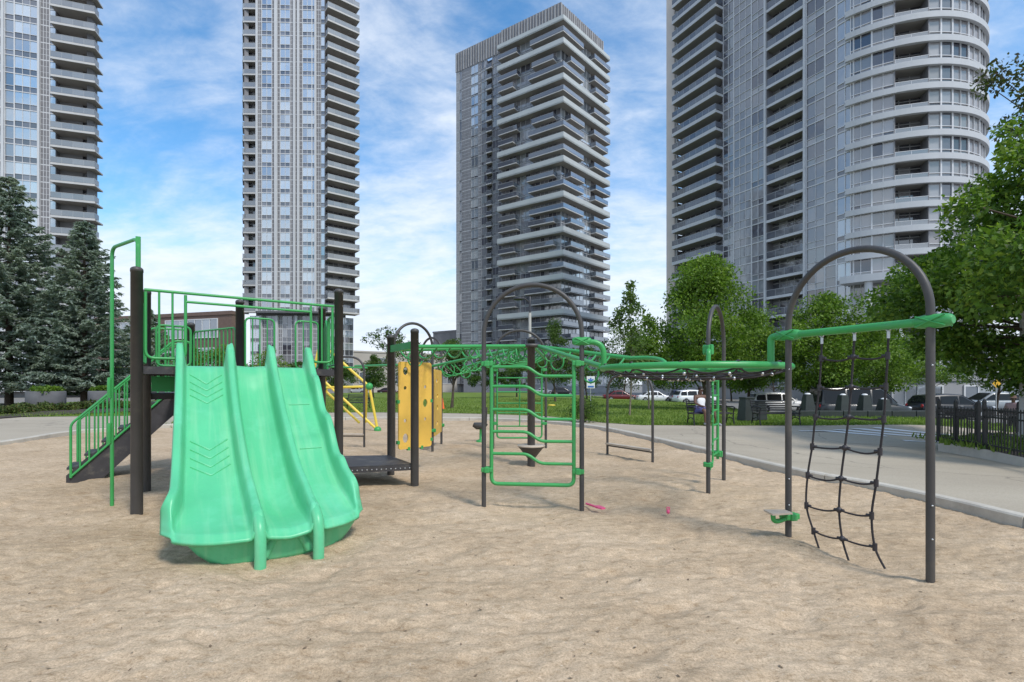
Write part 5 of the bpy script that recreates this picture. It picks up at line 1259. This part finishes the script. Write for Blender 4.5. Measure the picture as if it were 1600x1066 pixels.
def bush(name, label, base, r, h, n, mat, leaf=.10, cat='shrub', group=None, seed=0, k=14):
    rnd = random.Random(seed); base = Vector(base); root = thing(name, label, cat, base, group); cs = []; rs = []; st = MB()
    for i in range(k):
        a = rnd.uniform(0, 6.28); q = rnd.random()**.5; c = base+V(r*q*math.cos(a)*.8, r*q*math.sin(a)*.8, h*rnd.uniform(.25, .75)*(1-.4*q)); cs.append(tuple(c)); rs.append(h*rnd.uniform(.3, .5)+r*.1)
        st.tube([base+V(0, 0, -.05), lerp(base, c, .6), c], [.018, .012, .006], 5)
    st.build('stems', M['bark'], root)
    v, q = leaf_cloud(cs, rs, n, leaf, .7, 0, .35); v -= np.array(base); obj('foliage', np_mesh('foliage', v, q, mat), root, base); return root
labs = ['low juniper mat nearest the pavement edge', 'low juniper mat under the huge spruce', 'low juniper mat in front of the round planter', 'low juniper mat beside the stair rail', 'low juniper mat behind the stair rail', 'low juniper mat farthest along the bed']
for i, (px, py) in enumerate(((-25, 652), (22, 648), (66, 645), (108, 643), (150, 641.5), (192, 640.5))):
    bush('juniper_shrub', labs[i], G(px, py, .0), 1.35, .62, 2600, M['juniper'], .17, group='juniper mats in the spruce bed', seed=70+i)
mb = MB(); a = [G(-60, 658, .13), G(40, 650.5, .13), G(140, 645.5, .13), G(235, 641.5, .13), G(235, 634, .13), G(140, 631, .13), G(-60, 630, .13)]
mb.add([(p.x, p.y, .135) for p in a], [tuple(range(len(a)))]); tag(mb.build('planting_bed', M['mulch']), kind='structure')
mb = MB(); a = [G(1466, 690.5, .1), G(1525, 700, .1), G(1604, 717, .1), V(13.0, 8.6, 0), V(16.5, 12, 0), V(14.5, 15.5, 0)]
mb.prism([(p.x, p.y) for p in a], -.65, .112, 1, 0, 1); tag(mb.build('planting_bed', [M['mulch'], M['kerb']]), kind='structure')
def planter(px, py, rr, lab, seed):
    b = G(px, py, .1); r = thing('round_planter', lab, 'planter', b, 'round concrete planters')
    MB().lathe([(rr*.93, 0), (rr, .12), (rr, 1.02), (rr-.03, 1.06), (rr-.14, 1.06), (rr-.15, .92), (.01, .90)], b, 32).build('bowl', M['planter'], r)
    rnd = random.Random(seed); cs = [tuple(b+V(rnd.uniform(-.7, .7)*rr, rnd.uniform(-.7, .7)*rr, 1.08+rnd.uniform(0, .15))) for _ in range(18)]
    v, q = leaf_cloud(cs, [.28]*18, 1500, .16); o = obj('planting', np_mesh('planting', v-np.array(b), q, M['leaf_maple']), r, b)
planter(72, 639, .92, 'grey round concrete planter topped with bright leaves between the spruces', 1)
planter(160, 637, .72, 'round concrete planter half hidden by the stair balusters', 2)
bush('dark_bush', 'small dark bush standing on the lawn edge behind the ladder arch', at(914, 0, 19.6), .33, 1.35, 1500, M['leaf_dark'], .10, seed=91, k=18)
bush('bed_shrub', 'low green plant behind the fence near the lamp post base', V(12.6, 11.6, .1), .7, .5, 1500, M['leaf_big'], .12, seed=92)
def sb():
    t = random.random(); a, b = G(1500, 694, .1), G(1604, 716, .1); p = lerp(a, b, t)+V(random.uniform(.1, 3.2), random.uniform(.0, 2.0), 0); return p.x, p.y, .11
blades('bed_grass', 1800, sb, .06, .20, M['blade'])

# ================================================================== STREET FURNITURE
def make_bench():
    r = thing('park_bench', '', 'bench', (0, 0, 0), 'black benches by the lawn edge'); L = 1.60
    for i in range(5): MB().box((0, -.02-.095*i+.19, .445-.006*i), (L, .075, .028)).build('seat_slat', M['bench'], r, bevel=.006)
    for i in range(5): MB().bar(V(-L/2, .25+.025*i, .53+.082*i), V(L/2, .25+.025*i, .53+.082*i), .07, .022, up=(0, -.3, 1)).build('back_slat', M['bench'], r)
    for s in (-1, 1):
        x = s*(L/2-.03); f = MB()
        f.tube(catmull([V(x, -.26, 0), V(x, -.22, .2), V(x, -.20, .42), V(x, -.25, .60), V(x, -.28, .655)], 4), .024, 8); f.tube(catmull([V(x, .30, 0), V(x, .22, .25), V(x, .22, .45), V(x, .31, .75), V(x, .37, .93)], 4), .024, 8)
        f.tube([V(x, -.21, .42), V(x, .23, .42)], .022, 8); f.tube(catmull([V(x, -.30, .63), V(x, -.18, .67), V(x, .1, .66), V(x, .27, .66)], 4), .024, 8); f.tube(catmull([V(x, -.22, .2), V(x, 0, .27), V(x, .23, .2)], 4), .017, 8)
        f.build('end_frame', M['bench'], r)
    return r
b1 = make_bench(); b1['label'] = 'black slatted bench on which the person in white is sitting'
b2 = copy_tree(b1); b2['label'] = 'empty black slatted bench just past the foot step of the net arch'
b3 = copy_tree(b1); b3['label'] = 'black bench glimpsed through the yellow pipe climber'
p = G(1113, 664.5, .1); b1.location = p+V(0, .15, .0); b1.rotation_euler = (0, 0, R(8))
p = G(1216, 664.5, .1); b2.location = p+V(0, .15, .0); b2.rotation_euler = (0, 0, R(6))
p = at(556, 0, 29); b3.location = p; b3.rotation_euler = (0, 0, R(-20))
def bin_(px, py, lab, s=1.0):
    b = G(px, py, .1); r = thing('litter_bin', lab, 'litter bin', b, 'dark tapered bins')
    MB().box((b.x, b.y, b.z+.5*s), (.62*s, .62*s, 1.0*s), .2, taper=.74).build('body', M['binpaint'], r, bevel=.02); MB().box((b.x, b.y, b.z+1.03*s), (.50*s, .50*s, .07), .2).build('lid', M['binpaint'], r, bevel=.015)
bin_(1167, 657, 'dark tapered bin standing behind the gap between the two benches', .9); bin_(1186, 656, 'dark bin right against the back of the empty bench', .75)
w0, w1 = at(1242, 0, 25.5, -.05), at(1470, 0, 25.5, -.05)
pw = thing('planter_wall', 'long low dark green planter wall at the lawn edge before the van', 'low wall', w0)
nseg = 6
for i in range(nseg):
    a, b = lerp(w0, w1, i/nseg), lerp(w0, w1, (i+1)/nseg); MB().box(((a.x+b.x)/2, a.y+.25, -.05+.10), (b.x-a.x-.03, .5, .34)).build('wall_block', M['binpaint'], pw, bevel=.02)
for i, (px, hh) in enumerate(((1262, 1.06), (1317, 1.02), (1351, 1.02), (1381, .80))):
    b = at(px, 0, 26.1, .0); r = thing('pedestal', ['dark tapered pedestal at the near end of the planter wall', 'dark tapered pedestal seen through the net, second along the planter wall', 'dark tapered pedestal behind the middle rope, third along the planter wall', 'shortest dark tapered pedestal, close to the van bonnet'][i], 'pedestal', b, 'tapered pedestals on the planter wall')
    MB().box((b.x, b.y, b.z+hh/2), (.60, .60, hh), 0, taper=.55).build('shaft', M['binpaint'], r, bevel=.015); MB().lathe([(.14, hh), (.13, hh+.03), (.09, hh+.06), (.01, hh+.07)], b, 12).build('cap_light', M['white'], r)
# fence of black pickets
def fence(lab, a, b, h, z0, posts, gate=False):
    a, b = Vector(a), Vector(b); r = thing('picket_fence', lab, 'fence', a, 'black picket fences'); d = (b-a).normalized(); L = (b-a).length
    for z in (h-.06, h-.22, .12): MB().bar(zup(a, z0+z), zup(b, z0+z), .03, .035).build('rail', M['fence'], r)
    n = int(L/.105)
    for i in range(n+1):
        q = lerp(a, b, i/n); mb = MB(); mb.box((q.x, q.y, z0+h/2), (.017, .017, h), math.atan2(d.y, d.x)); mb.build('picket', M['fence'], r)
    for t in posts:
        q = lerp(a, b, t); mb = MB().box((q.x, q.y, z0+(h+.12)/2), (.06, .06, h+.12), math.atan2(d.y, d.x)); mb.lathe([(.045, h+.12), (.045, h+.15), (.01, h+.19)], V(q.x, q.y, z0), 4); mb.build('post', M['fence'], r)
f0, f1, f2, f3 = G(1467, 690, .1), G(1529, 700, .1), G(1538, 702, .1), V(9.75, 8.2, .1)
fence('black picket fence from the tall arch post to the gate post', f0, f1, .93, .1, (0, .45, 1))
fence('black picket fence from the gate post past the lamp post', f2, f3, .97, .1, (0, .55, 1))
fence('black picket fence on the far side of the planting bed', f0+V(.3, .6, 0), V(17, 15.2, 0), .90, .0, (.3, .6, 1))
# lamp posts
lp = thing('lamp_post', 'pale concrete lamp post behind the fence with a dark dish lamp', 'street lamp', V(13.87, 13.5, -.1))
MB().lathe([(.17, -.1), (.17, .25), (.12, .30), (.105, 3.0), (.085, 5.5)], (13.87, 13.5, 0), 18).build('pole', M['lamp_pole'], lp)
MB().box((13.87, 13.5, .05), (.5, .5, .3)).build('plinth', M['concrete'], lp, bevel=.02)
MB().tube(catmull([V(13.87, 13.5, 5.3), V(13.5, 13.45, 5.75), V(13.0, 13.4, 5.72), V(12.88, 13.4, 5.05)], 6), .035, 10).build('arm', M['lamp_dark'], lp)
MB().lathe([(.06, 5.08), (.10, 5.02), (.30, 4.96), (.45, 4.88), (.46, 4.86), (.30, 4.86), (.01, 4.87)], (12.88, 13.4, 0), 24).build('dish_lamp', M['lamp_dark'], lp)
q = P(828, 640, 27); l2 = thing('lamp_post', 'slender grey lamp post rising behind the pedestal post', 'street lamp', (q.x, q.y, 0))
zt = P(0, 463, 27).z; MB().lathe([(.12, 0), (.11, .4), (.085, 1), (.075, zt-.9)], (q.x, q.y, 0), 14).build('pole', M['lamp_pole'], l2); MB().lathe([(.055, zt-.9), (.055, zt-.05), (.01, zt)], (q.x, q.y, 0), 12).build('pole_top', M['lamp_dark'], l2)
MB().tube(catmull([V(q.x, q.y, zt-.35), V(q.x-.3, q.y-.05, zt-.12), V(q.x-.55, q.y-.1, zt-.12)], 5), .03, 8).build('arm', M['lamp_dark'], l2)
MB().ball((q.x-.62, q.y-.1, zt-.16), .26, 14, sc=(1.2, .8, .32)).build('lamp_head', M['lamp_dark'], l2)
# signs
q = P(923, 616, 33); sg = thing('street_sign', 'blue and white sign on a post beside the ladder arch', 'sign', (q.x, q.y, -.3)); MB().tube([V(q.x, q.y+.03, -.6), V(q.x, q.y+.03, 2.1)], .03, 8).build('post', M['steel'], sg)
pl = MB().b2(q.x-.27, q.x+.27, q.y-.02, q.y, 1.30, 2.10).build('plate', M['white'], sg, bevel=.01)
st_ = MB(); c_ = V(q.x, q.y-.025, 1.80)
for i in range(3):
    a = i*math.pi/3+math.pi/2; dx, dz = math.cos(a)*.2, math.sin(a)*.2; st_.bar(c_+V(-dx, -.002*i, -dz), c_+V(dx, -.002*i, dz), .09, .008, up=(0, 1, 0))
st_.build('star_mark', M['sign_blue'], sg); MB().b2(q.x-.2, q.x+.2, q.y-.03, q.y-.021, 1.36, 1.48).build('lettering_bar', M['sign_blue'], sg)
q = P(1557, 600, 30); sg = thing('street_sign', 'yellow diamond warning sign half covered by leaves near the lamp post', 'sign', (q.x, q.y, -.7)); MB().tube([V(q.x, q.y+.03, -.7), V(q.x, q.y+.03, 1.8)], .03, 8).build('post', M['steel'], sg)
MB().slab([V(q.x, q.y, 1.35), V(q.x+.26, q.y, 1.61), V(q.x, q.y, 1.87), V(q.x-.26, q.y, 1.61)], V(0, -1, 0), .015).build('plate', M['sign_yellow'], sg)
# cone and frisbee
b = at(691, 0, 24.2, .1); b = at(691, 0, 30); cn = thing('traffic_cone', 'small orange traffic cone on the lawn beside the yellow panels', 'traffic cone', b)
MB().box((b.x, b.y, b.z+.02), (.36, .36, .04)).build('base', M['orange'], cn); MB().lathe([(.14, .04), (.035, .66), (.01, .68)], b, 16).build('cone', M['orange'], cn); MB().lathe([(.098, .27), (.076, .40)], b, 16).build('band', M['white'], cn)
b = at(862, 0, 36); fr = MB().lathe([(.01, .12), (.22, .11), (.28, .06), (.27, .04), (.24, .07), (.01, .08)], b, 20); tag(fr.build('flying_disc', M['yellow_pipe']), 'yellow flying disc lying on the lawn behind the rungs', 'flying disc')
# ================================================================== PARKED CARS
def car(label, loc, rz, kind, col, rough=.32, group='cars parked along the street'):
    """x forward. the shell is lofted from cross-sections, glass sits in the cabin sides"""
    r = thing({'saloon': 'parked_car', 'suv': 'parked_car', 'van': 'parked_van'}[kind], label, 'van' if kind == 'van' else 'car', (0, 0, 0), group)
    pm = paint('car paint '+label[:12], col, rough, var=.03, spec=.4); pm.node_tree.nodes['Principled BSDF'].inputs['Coat Weight'].default_value = .2
    L, Wd, H, belt, sill, wr, hood = {'saloon': (4.6, 1.8, 1.45, .92, .24, .32, .85), 'suv': (4.6, 1.85, 1.66, 1.03, .30, .35, 1.0), 'van': (5.3, 1.93, 2.12, 1.12, .26, .34, 1.08)}[kind]
    h = Wd/2; xs = [-L/2, -L/2+.08, -L*.40, -L*.22, 0, L*.20, L*.30, L*.42, L/2-.10, L/2]
    tb = {'saloon': (.62, .86, .93, .93, .92, .90, .86, .78, .68, .50), 'suv': (.75, 1.0, 1.05, 1.05, 1.03, 1.01, .98, .90, .80, .58), 'van': (.9, 1.1, 1.13, 1.13, 1.12, 1.11, 1.08, 1.0, .88, .60)}[kind]
    lo = (sill+.2, sill+.02, sill-.02, sill-.04, sill-.04, sill-.04, sill-.02, sill, sill+.04, sill+.18); wf = (.86, .95, 1, 1, 1, 1, 1, .97, .90, .78)
    mb = MB(); vs = []
    for x, t, b, w in zip(xs, tb, lo, wf):
        hh = h*w
        for y, z in ((-hh*.86, b), (-hh*.97, b+.10), (-hh, (b+t)/2), (-hh*.97, t-.10), (-hh*.86, t), (0, t+.04), (hh*.86, t), (hh*.97, t-.10), (hh, (b+t)/2), (hh*.97, b+.10), (hh*.86, b)): vs.append((x, y, z))
    k = 11; fs = [(i*k+j, (i+1)*k+j, (i+1)*k+j+1, i*k+j+1) for i in range(len(xs)-1) for j in range(k-1)]+[(i*k+k-1, (i+1)*k+k-1, (i+1)*k, i*k) for i in range(len(xs)-1)]
    fs += [tuple(range(k)), tuple(reversed(range((len(xs)-1)*k, len(xs)*k)))]; mb.add(vs, fs, 0, True)
    bd = mb.build('body', pm, r, fix=True)
    cab = {'saloon': [(-L*.36, belt-.04, 0), (-L*.20, H-.06, .0), (-L*.08, H, 0), (L*.05, H-.02, 0), (L*.24, belt-.04, 0)], 'suv': [(-L*.47, belt-.02, 0), (-L*.40, H-.10, 0), (-L*.15, H, 0), (L*.04, H-.03, 0), (L*.24, belt-.03, 0)],
           'van': [(-L*.485, belt, 0), (-L*.465, H-.06, 0), (-L*.2, H, 0), (L*.17, H-.04, 0), (L*.34, belt-.02, 0)]}[kind]
    def prof(x, up):  # greenhouse outline: interpolate upper chain
        return interp([(c[0], c[1]) for c in cab], x)
    N = 22; xa, xb = cab[0][0], cab[-1][0]; vs = []; mb = MB()
    for i in range(N+1):
        x = xa+(xb-xa)*i/N; z = prof(x, 1); f = (z-belt)/(H-belt); wi = h*(.93-.16*max(0, f))
        for y, zz in ((-h*.94, belt-.08), (-wi-.005, max(belt-.07, z-.05)), (-wi*.92, z), (0, z+.025*max(0, f)), (wi*.92, z), (wi+.005, max(belt-.07, z-.05)), (h*.94, belt-.08)): vs.append((x, y, zz))
    k = 7; mb.add(vs, [(i*k+j, (i+1)*k+j, (i+1)*k+j+1, i*k+j+1) for i in range(N) for j in range(k-1)], 0, True); mb.build('cabin', pm, r, fix=True)
    def sidepane(x0, x1, s):
        pts = []; m = .07
        for t in range(7): pts.append(x0+(x1-x0)*t/6)
        lo_, up_ = [], []
        for x in pts:
            zt = min(prof(x, 1)-.11, H-.13); zb = belt+.02
            if zt < zb: zt = zb+.005
            def yy(z): f = (z-(belt-.08))/(prof(x, 1)-.05-(belt-.08)+1e-6); wi = h*(.93-.16*max(0, (prof(x, 1)-belt)/(H-belt))); return s*(h*.94+(wi+.005-h*.94)*f+.012)
            lo_.append((x, yy(zb), zb)); up_.append((x, yy(zt), zt))
        g = MB(); g.add(lo_+up_, [(i, i+1, i+8, i+7) for i in range(6)]); g.build('side_window', M['car_glass'], r)
    br = {'saloon': [(-L*.31, -L*.17), (-L*.155, L*.015), (L*.035, L*.185)], 'suv': [(-L*.42, -L*.27), (-L*.25, -L*.02), (0.0, L*.18)], 'van': [(-L*.45, -L*.22), (-L*.20, L*.05), (L*.07, L*.27)]}[kind]
    for s in (-1, 1):
        for x0, x1 in br: sidepane(x0, x1, s)
    for (xa_, za_), (xb_, zb_) in (((cab[-1][0]-.05, belt+.03), (cab[-2][0]+.08, H-.09)), ((cab[0][0]+.03, belt+.08), (cab[1][0]-.02, cab[1][1]-.06))):
        sgn = 1 if xa_ > 0 else -1; d = V(xb_-xa_, 0, zb_-za_); nn = V(-d.z, 0, d.x).normalized()*(-.035 if sgn < 0 else .035); nn = nn if nn.z > 0 or True else nn
        if nn.x*sgn < 0: nn = -nn
        a, b = V(xa_, 0, za_)+nn, V(xb_, 0, zb_)+nn
        MB().add([a+V(0, -h*.84, 0), a+V(0, h*.84, 0), b+V(0, h*.70, 0), b+V(0, -h*.70, 0)], [(0, 1, 2, 3)]).build('windscreen' if sgn > 0 else 'rear_window', M['car_glass'], r)
    for x in (L*.30, -L*.30):
        for s in (-1, 1):
            c = V(x, s*(h-.10), wr); ax = V(0, s, 0); w = MB().tube([c-ax*.10, c-ax*.09, c+ax*.10, c+ax*.115], [wr*.9, wr, wr, wr*.92], 22).build('tyre', M['tyre'], r)
            m = MB().tube([c+ax*.118, c+ax*.122], [wr*.66, wr*.62], 18)
            m.build('rim', M['rim'], w)
            MB().tube([c-ax*.11+V(0, 0, .02), c+ax*.095+V(0, 0, .02)], wr*1.17, 22).build('wheel_arch', M['tyre'], r)
    for s in (-1, 1):
        MB().ball((L/2-.16, s*h*.72, hood-.20), .13, 10, sc=(.9, 1.4, .6)).build('headlight', M['headlight'], r); MB().ball((-L/2+.07, s*h*.76, belt-.16), .12, 10, sc=(.6, 1.1, 1.1)).build('taillight', M['taillight'], r)
        MB().ball((L*.20, s*(h+.10), belt+.08), .09, 8, sc=(.7, 1, .7)).build('mirror', pm, r)
    MB().b2(L/2-.03, L/2+.03, -h*.45, h*.45, hood-.42, hood-.24).build('grille', M['tyre'], r, bevel=.02)
    MB().box((L/2-.06, 0, sill+.16), (.16, Wd*.80, .16)).build('bumper', M['tyre'] if kind == 'van' else pm, r, bevel=.05)
    for s in (-1, 1): MB().b2(-.05, .12, s*h-.004 if s > 0 else s*h-.012, s*h+.012 if s > 0 else s*h+.004, belt-.16, belt-.12).build('door_handle', M['rim'], r)
    r.location = loc; r.rotation_euler = (0, 0, rz); return r
SZ = -.72
def cpos(px, Y): return V((px-800)*Y/FPX, Y, SZ)
car('white saloon parked past the lawn behind the balance beam', cpos(1024, 62), R(-4), 'saloon', (.72, .72, .73))
car('dark red car parked at the lawn edge beside the white saloon', cpos(970, 66), R(-4), 'saloon', (.13, .012, .016))
car('white hatchback in profile behind the empty bench', cpos(1216, 39.5), R(-6), 'suv', (.70, .70, .71))
car('dark passenger van parked behind the planter wall', cpos(1341, 31), R(-6), 'van', (.022, .024, .025))
car('black hatchback parked beyond the tall arch post', cpos(1484, 33), R(-4), 'suv', (.018, .018, .022))
car('grey-blue car beyond the picket fence', cpos(1545, 40), R(170), 'suv', (.30, .33, .36))
car('white car mostly hidden behind the maple trunk', cpos(1085, 56), R(6), 'suv', (.72, .73, .75))
car('dark blue car parked in front of the half-hidden white car', cpos(1060, 59), R(80), 'suv', (.012, .016, .06))
car('white pickup-like car far off behind the yellow pipes', cpos(558, 118), R(2), 'suv', (.72, .72, .72))
car('dark maroon car far off beside the yellow-panel post', cpos(606, 116), R(4), 'saloon', (.05, .012, .02))
car('black car far off behind the ladder arch', cpos(880, 100), R(-3), 'suv', (.02, .02, .022))
car('silver car far off beside the black one', cpos(850, 112), R(-3), 'saloon', (.45, .46, .47))

# ================================================================== PEOPLE
def skin_mesh(name, joints, edges, root, mat, parent, sub=2, label=None):
    me = bpy.data.meshes.new(name); bm = bmesh.new(); vs = {}; lay = bm.verts.layers.skin.verify()
    for k, (p, r) in joints.items():
        v = bm.verts.new(p); v[lay].radius = (r, r) if not isinstance(r, tuple) else r; v[lay].use_root = (k == root); vs[k] = v
    for a, b in edges: bm.edges.new((vs[a], vs[b]))
    bm.to_mesh(me); bm.free(); me.materials.append(mat)
    o = bpy.data.objects.new(name, me); link(o, parent); m = o.modifiers.new('skin', 'SKIN'); m.use_smooth_shade = True; s = o.modifiers.new('sub', 'SUBSURF'); s.levels = s.render_levels = sub
    WLOC[o.name] = Vector(); return o
def person(label, loc, rz, J, cloth, hair, sc=1.0, hat=None):
    """J: joint positions in metres, person facing -y"""
    r = thing('person', label, 'person', (0, 0, 0)); j = {}; e = []
    rad_ = dict(pelvis=(.155, .125), waist=(.145, .11), chest=(.17, .125), neckb=(.085, .08), neck=(.058, .058), head=(.078, .092), crown=(.070, .085), shL=.075, elL=.048, wrL=.034, haL=(.040, .022), hipL=.105, knL=.068, anL=.044, toL=.036,
                shR=.075, elR=.048, wrR=.034, haR=(.040, .022), hipR=.105, knR=.068, anR=.044, toR=.036)
    for k, p in J.items(): j[k] = (p, rad_[k])
    E = [('pelvis', 'waist'), ('waist', 'chest'), ('chest', 'neckb'), ('neckb', 'neck'), ('neck', 'head'), ('head', 'crown')]
    for s in 'LR': E += [('chest', 'sh'+s), ('sh'+s, 'el'+s), ('el'+s, 'wr'+s), ('wr'+s, 'ha'+s), ('pelvis', 'hip'+s), ('hip'+s, 'kn'+s), ('kn'+s, 'an'+s), ('an'+s, 'to'+s)]
    for s, sg in (('L', -1), ('R', 1)):
        h = Vector(J['ha'+s]); d = (h-Vector(J['wr'+s])).normalized(); side = d.cross(V(0, 0, 1)); side = side.normalized() if side.length > .1 else V(1, 0, 0); up = side.cross(d)
        for i, (o, l) in enumerate(((-.030, .062), (-.010, .072), (.010, .068), (.028, .052))):
            a = h+side*o+d*.03; j[f'f{s}{i}a'] = (tuple(a), .0095); j[f'f{s}{i}b'] = (tuple(a+d*l*.6-up*.012), .009); j[f'f{s}{i}c'] = (tuple(a+d*l-up*.035), .0075); E += [('ha'+s, f'f{s}{i}a'), (f'f{s}{i}a', f'f{s}{i}b'), (f'f{s}{i}b', f'f{s}{i}c')]
        a = h-d*.02+side*(.045*-sg); j[f't{s}a'] = (tuple(a), .011); j[f't{s}b'] = (tuple(a+d*.045+side*(.012*-sg)), .009); E += [('ha'+s, f't{s}a'), (f't{s}a', f't{s}b')]
    skin_mesh('body', j, E, 'pelvis', M['skin'], r)
    hd = Vector(J['head']); cr = Vector(J['crown']); f = V(0, -1, 0)
    face = MB(); 
    for s in (-1, 1): face.ball(hd+V(s*.033, -.088, .035), .012, 8); 
    face.build('eyes', M['white'], r); MB().tube([hd+V(0, -.092, .035), hd+V(0, -.118, .0), hd+V(0, -.10, -.012)], [.010, .018, .012], 8).build('nose', M['skin'], r)
    MB().tube([hd+V(-.028, -.092, -.045), hd+V(0, -.102, -.045), hd+V(.028, -.092, -.045)], .008, 8).build('mouth', M['shirt2'], r)
    ea = MB(); [ea.ball(hd+V(s*.088, .005, .015), .028, 8, sc=(.4, .8, 1.2)) for s in (-1, 1)]; ea.build('ears', M['skin'], r)
    MB().ball(hd+V(0, .018, .072), .105, 16, sc=(.88, .98, .80)).build('hair', hair, r)
    def cj(keys, grow): return {k: (J[k], tuple(x+grow for x in rad_[k]) if isinstance(rad_[k], tuple) else rad_[k]+grow) for k in keys}
    top, bot, long_, sleeves = cloth
    tk = ['pelvis', 'waist', 'chest', 'neckb', 'shL', 'shR']; te = [('pelvis', 'waist'), ('waist', 'chest'), ('chest', 'neckb'), ('chest', 'shL'), ('chest', 'shR')]
    if sleeves: tk += ['elL', 'elR', 'wrL', 'wrR']; te += [('shL', 'elL'), ('elL', 'wrL'), ('shR', 'elR'), ('elR', 'wrR')]
    T = cj(tk, .030); T['neckb'] = (tuple(lerp(Vector(J['chest']), Vector(J['neckb']), .72)), .11)
    if not sleeves:
        for s in 'LR': T['sh'+s] = (tuple(lerp(Vector(J['chest']), Vector(J['sh'+s]), .80)), .088)
    skin_mesh('jacket' if sleeves else 'tank_top', T, te, 'pelvis', top, r)
    B = cj(['pelvis', 'hipL', 'hipR', 'knL', 'knR']+(['anL', 'anR'] if long_ else []), .020)
    if not long_:
        for s in 'LR': B['kn'+s] = (tuple(lerp(Vector(J['hip'+s]), Vector(J['kn'+s]), .86)), .088)
    be = [('pelvis', 'hipL'), ('pelvis', 'hipR'), ('hipL', 'knL'), ('hipR', 'knR')]+([('knL', 'anL'), ('knR', 'anR')] if long_ else [])
    skin_mesh('trousers' if long_ else 'shorts', B, be, 'pelvis', bot, r)
    for s in 'LR':
        a, t = Vector(J['an'+s]), Vector(J['to'+s]); MB().tube([a+V(0, .05, -.05), lerp(a, t, .3)+V(0, 0, -.025), lerp(a, t, .7)+V(0, 0, -.012), t+(t-a).normalized()*.06+V(0, 0, -.005)], [.045, .052, .048, .03], 10).build('shoe', M['shoe'], r)
    if hat: MB().lathe([(.19, .075), (.185, .085), (.115, .09), (.105, .17), (.07, .20), (.01, .205)], hd, 18).build('hat', hat, r)
    r.scale = (sc,)*3; r.location = loc; r.rotation_euler = (0, 0, rz); return r
J = dict(pelvis=(0, .06, .55), waist=(0, .10, .74), chest=(0, .13, .96), neckb=(0, .12, 1.10), neck=(0, .10, 1.17), head=(0, .075, 1.27), crown=(0, .08, 1.36),
         shL=(-.20, .12, 1.04), elL=(-.27, .02, .80), wrL=(-.16, -.20, .70), haL=(-.12, -.29, .69), hipL=(-.10, 0, .545), knL=(-.15, -.40, .56), anL=(-.14, -.42, .12), toL=(-.16, -.58, .05),
         shR=(.20, .12, 1.04), elR=(.28, .0, .80), wrR=(.20, -.22, .70), haR=(.17, -.31, .69), hipR=(.10, 0, .545), knR=(.20, -.38, .57), anR=(.28, -.50, .12), toR=(.31, -.65, .05))
p = G(1099, 664.5, .1)
person('person in a white tank top and violet shorts sitting on the black bench', p+V(0, .14, -.0), R(14), J, (M['tank'], M['short'], False, False), M['hair'])
J2 = dict(pelvis=(0, 0, .93), waist=(0, .0, 1.08), chest=(0, -.02, 1.30), neckb=(0, -.03, 1.44), neck=(0, -.04, 1.50), head=(0, -.07, 1.60), crown=(0, -.06, 1.69),
          shL=(-.20, -.02, 1.38), elL=(-.26, .06, 1.12), wrL=(-.25, -.06, .90), haL=(-.25, -.09, .82), hipL=(-.10, 0, .90), knL=(-.10, -.14, .50), anL=(-.10, -.10, .10), toL=(-.10, -.25, .05),
          shR=(.20, -.02, 1.38), elR=(.27, -.02, 1.12), wrR=(.24, -.18, .94), haR=(.23, -.22, .87), hipR=(.10, 0, .90), knR=(.10, -.02, .49), anR=(.11, .20, .14), toR=(.11, .08, .05))
person('person in a mauve jacket and brown hat walking beyond the picket fence', V(21.7, 21.6, -.62), R(-50), J2, (M['shirt2'], M['pants2'], True, True), M['hair'], .96, M['hat'])
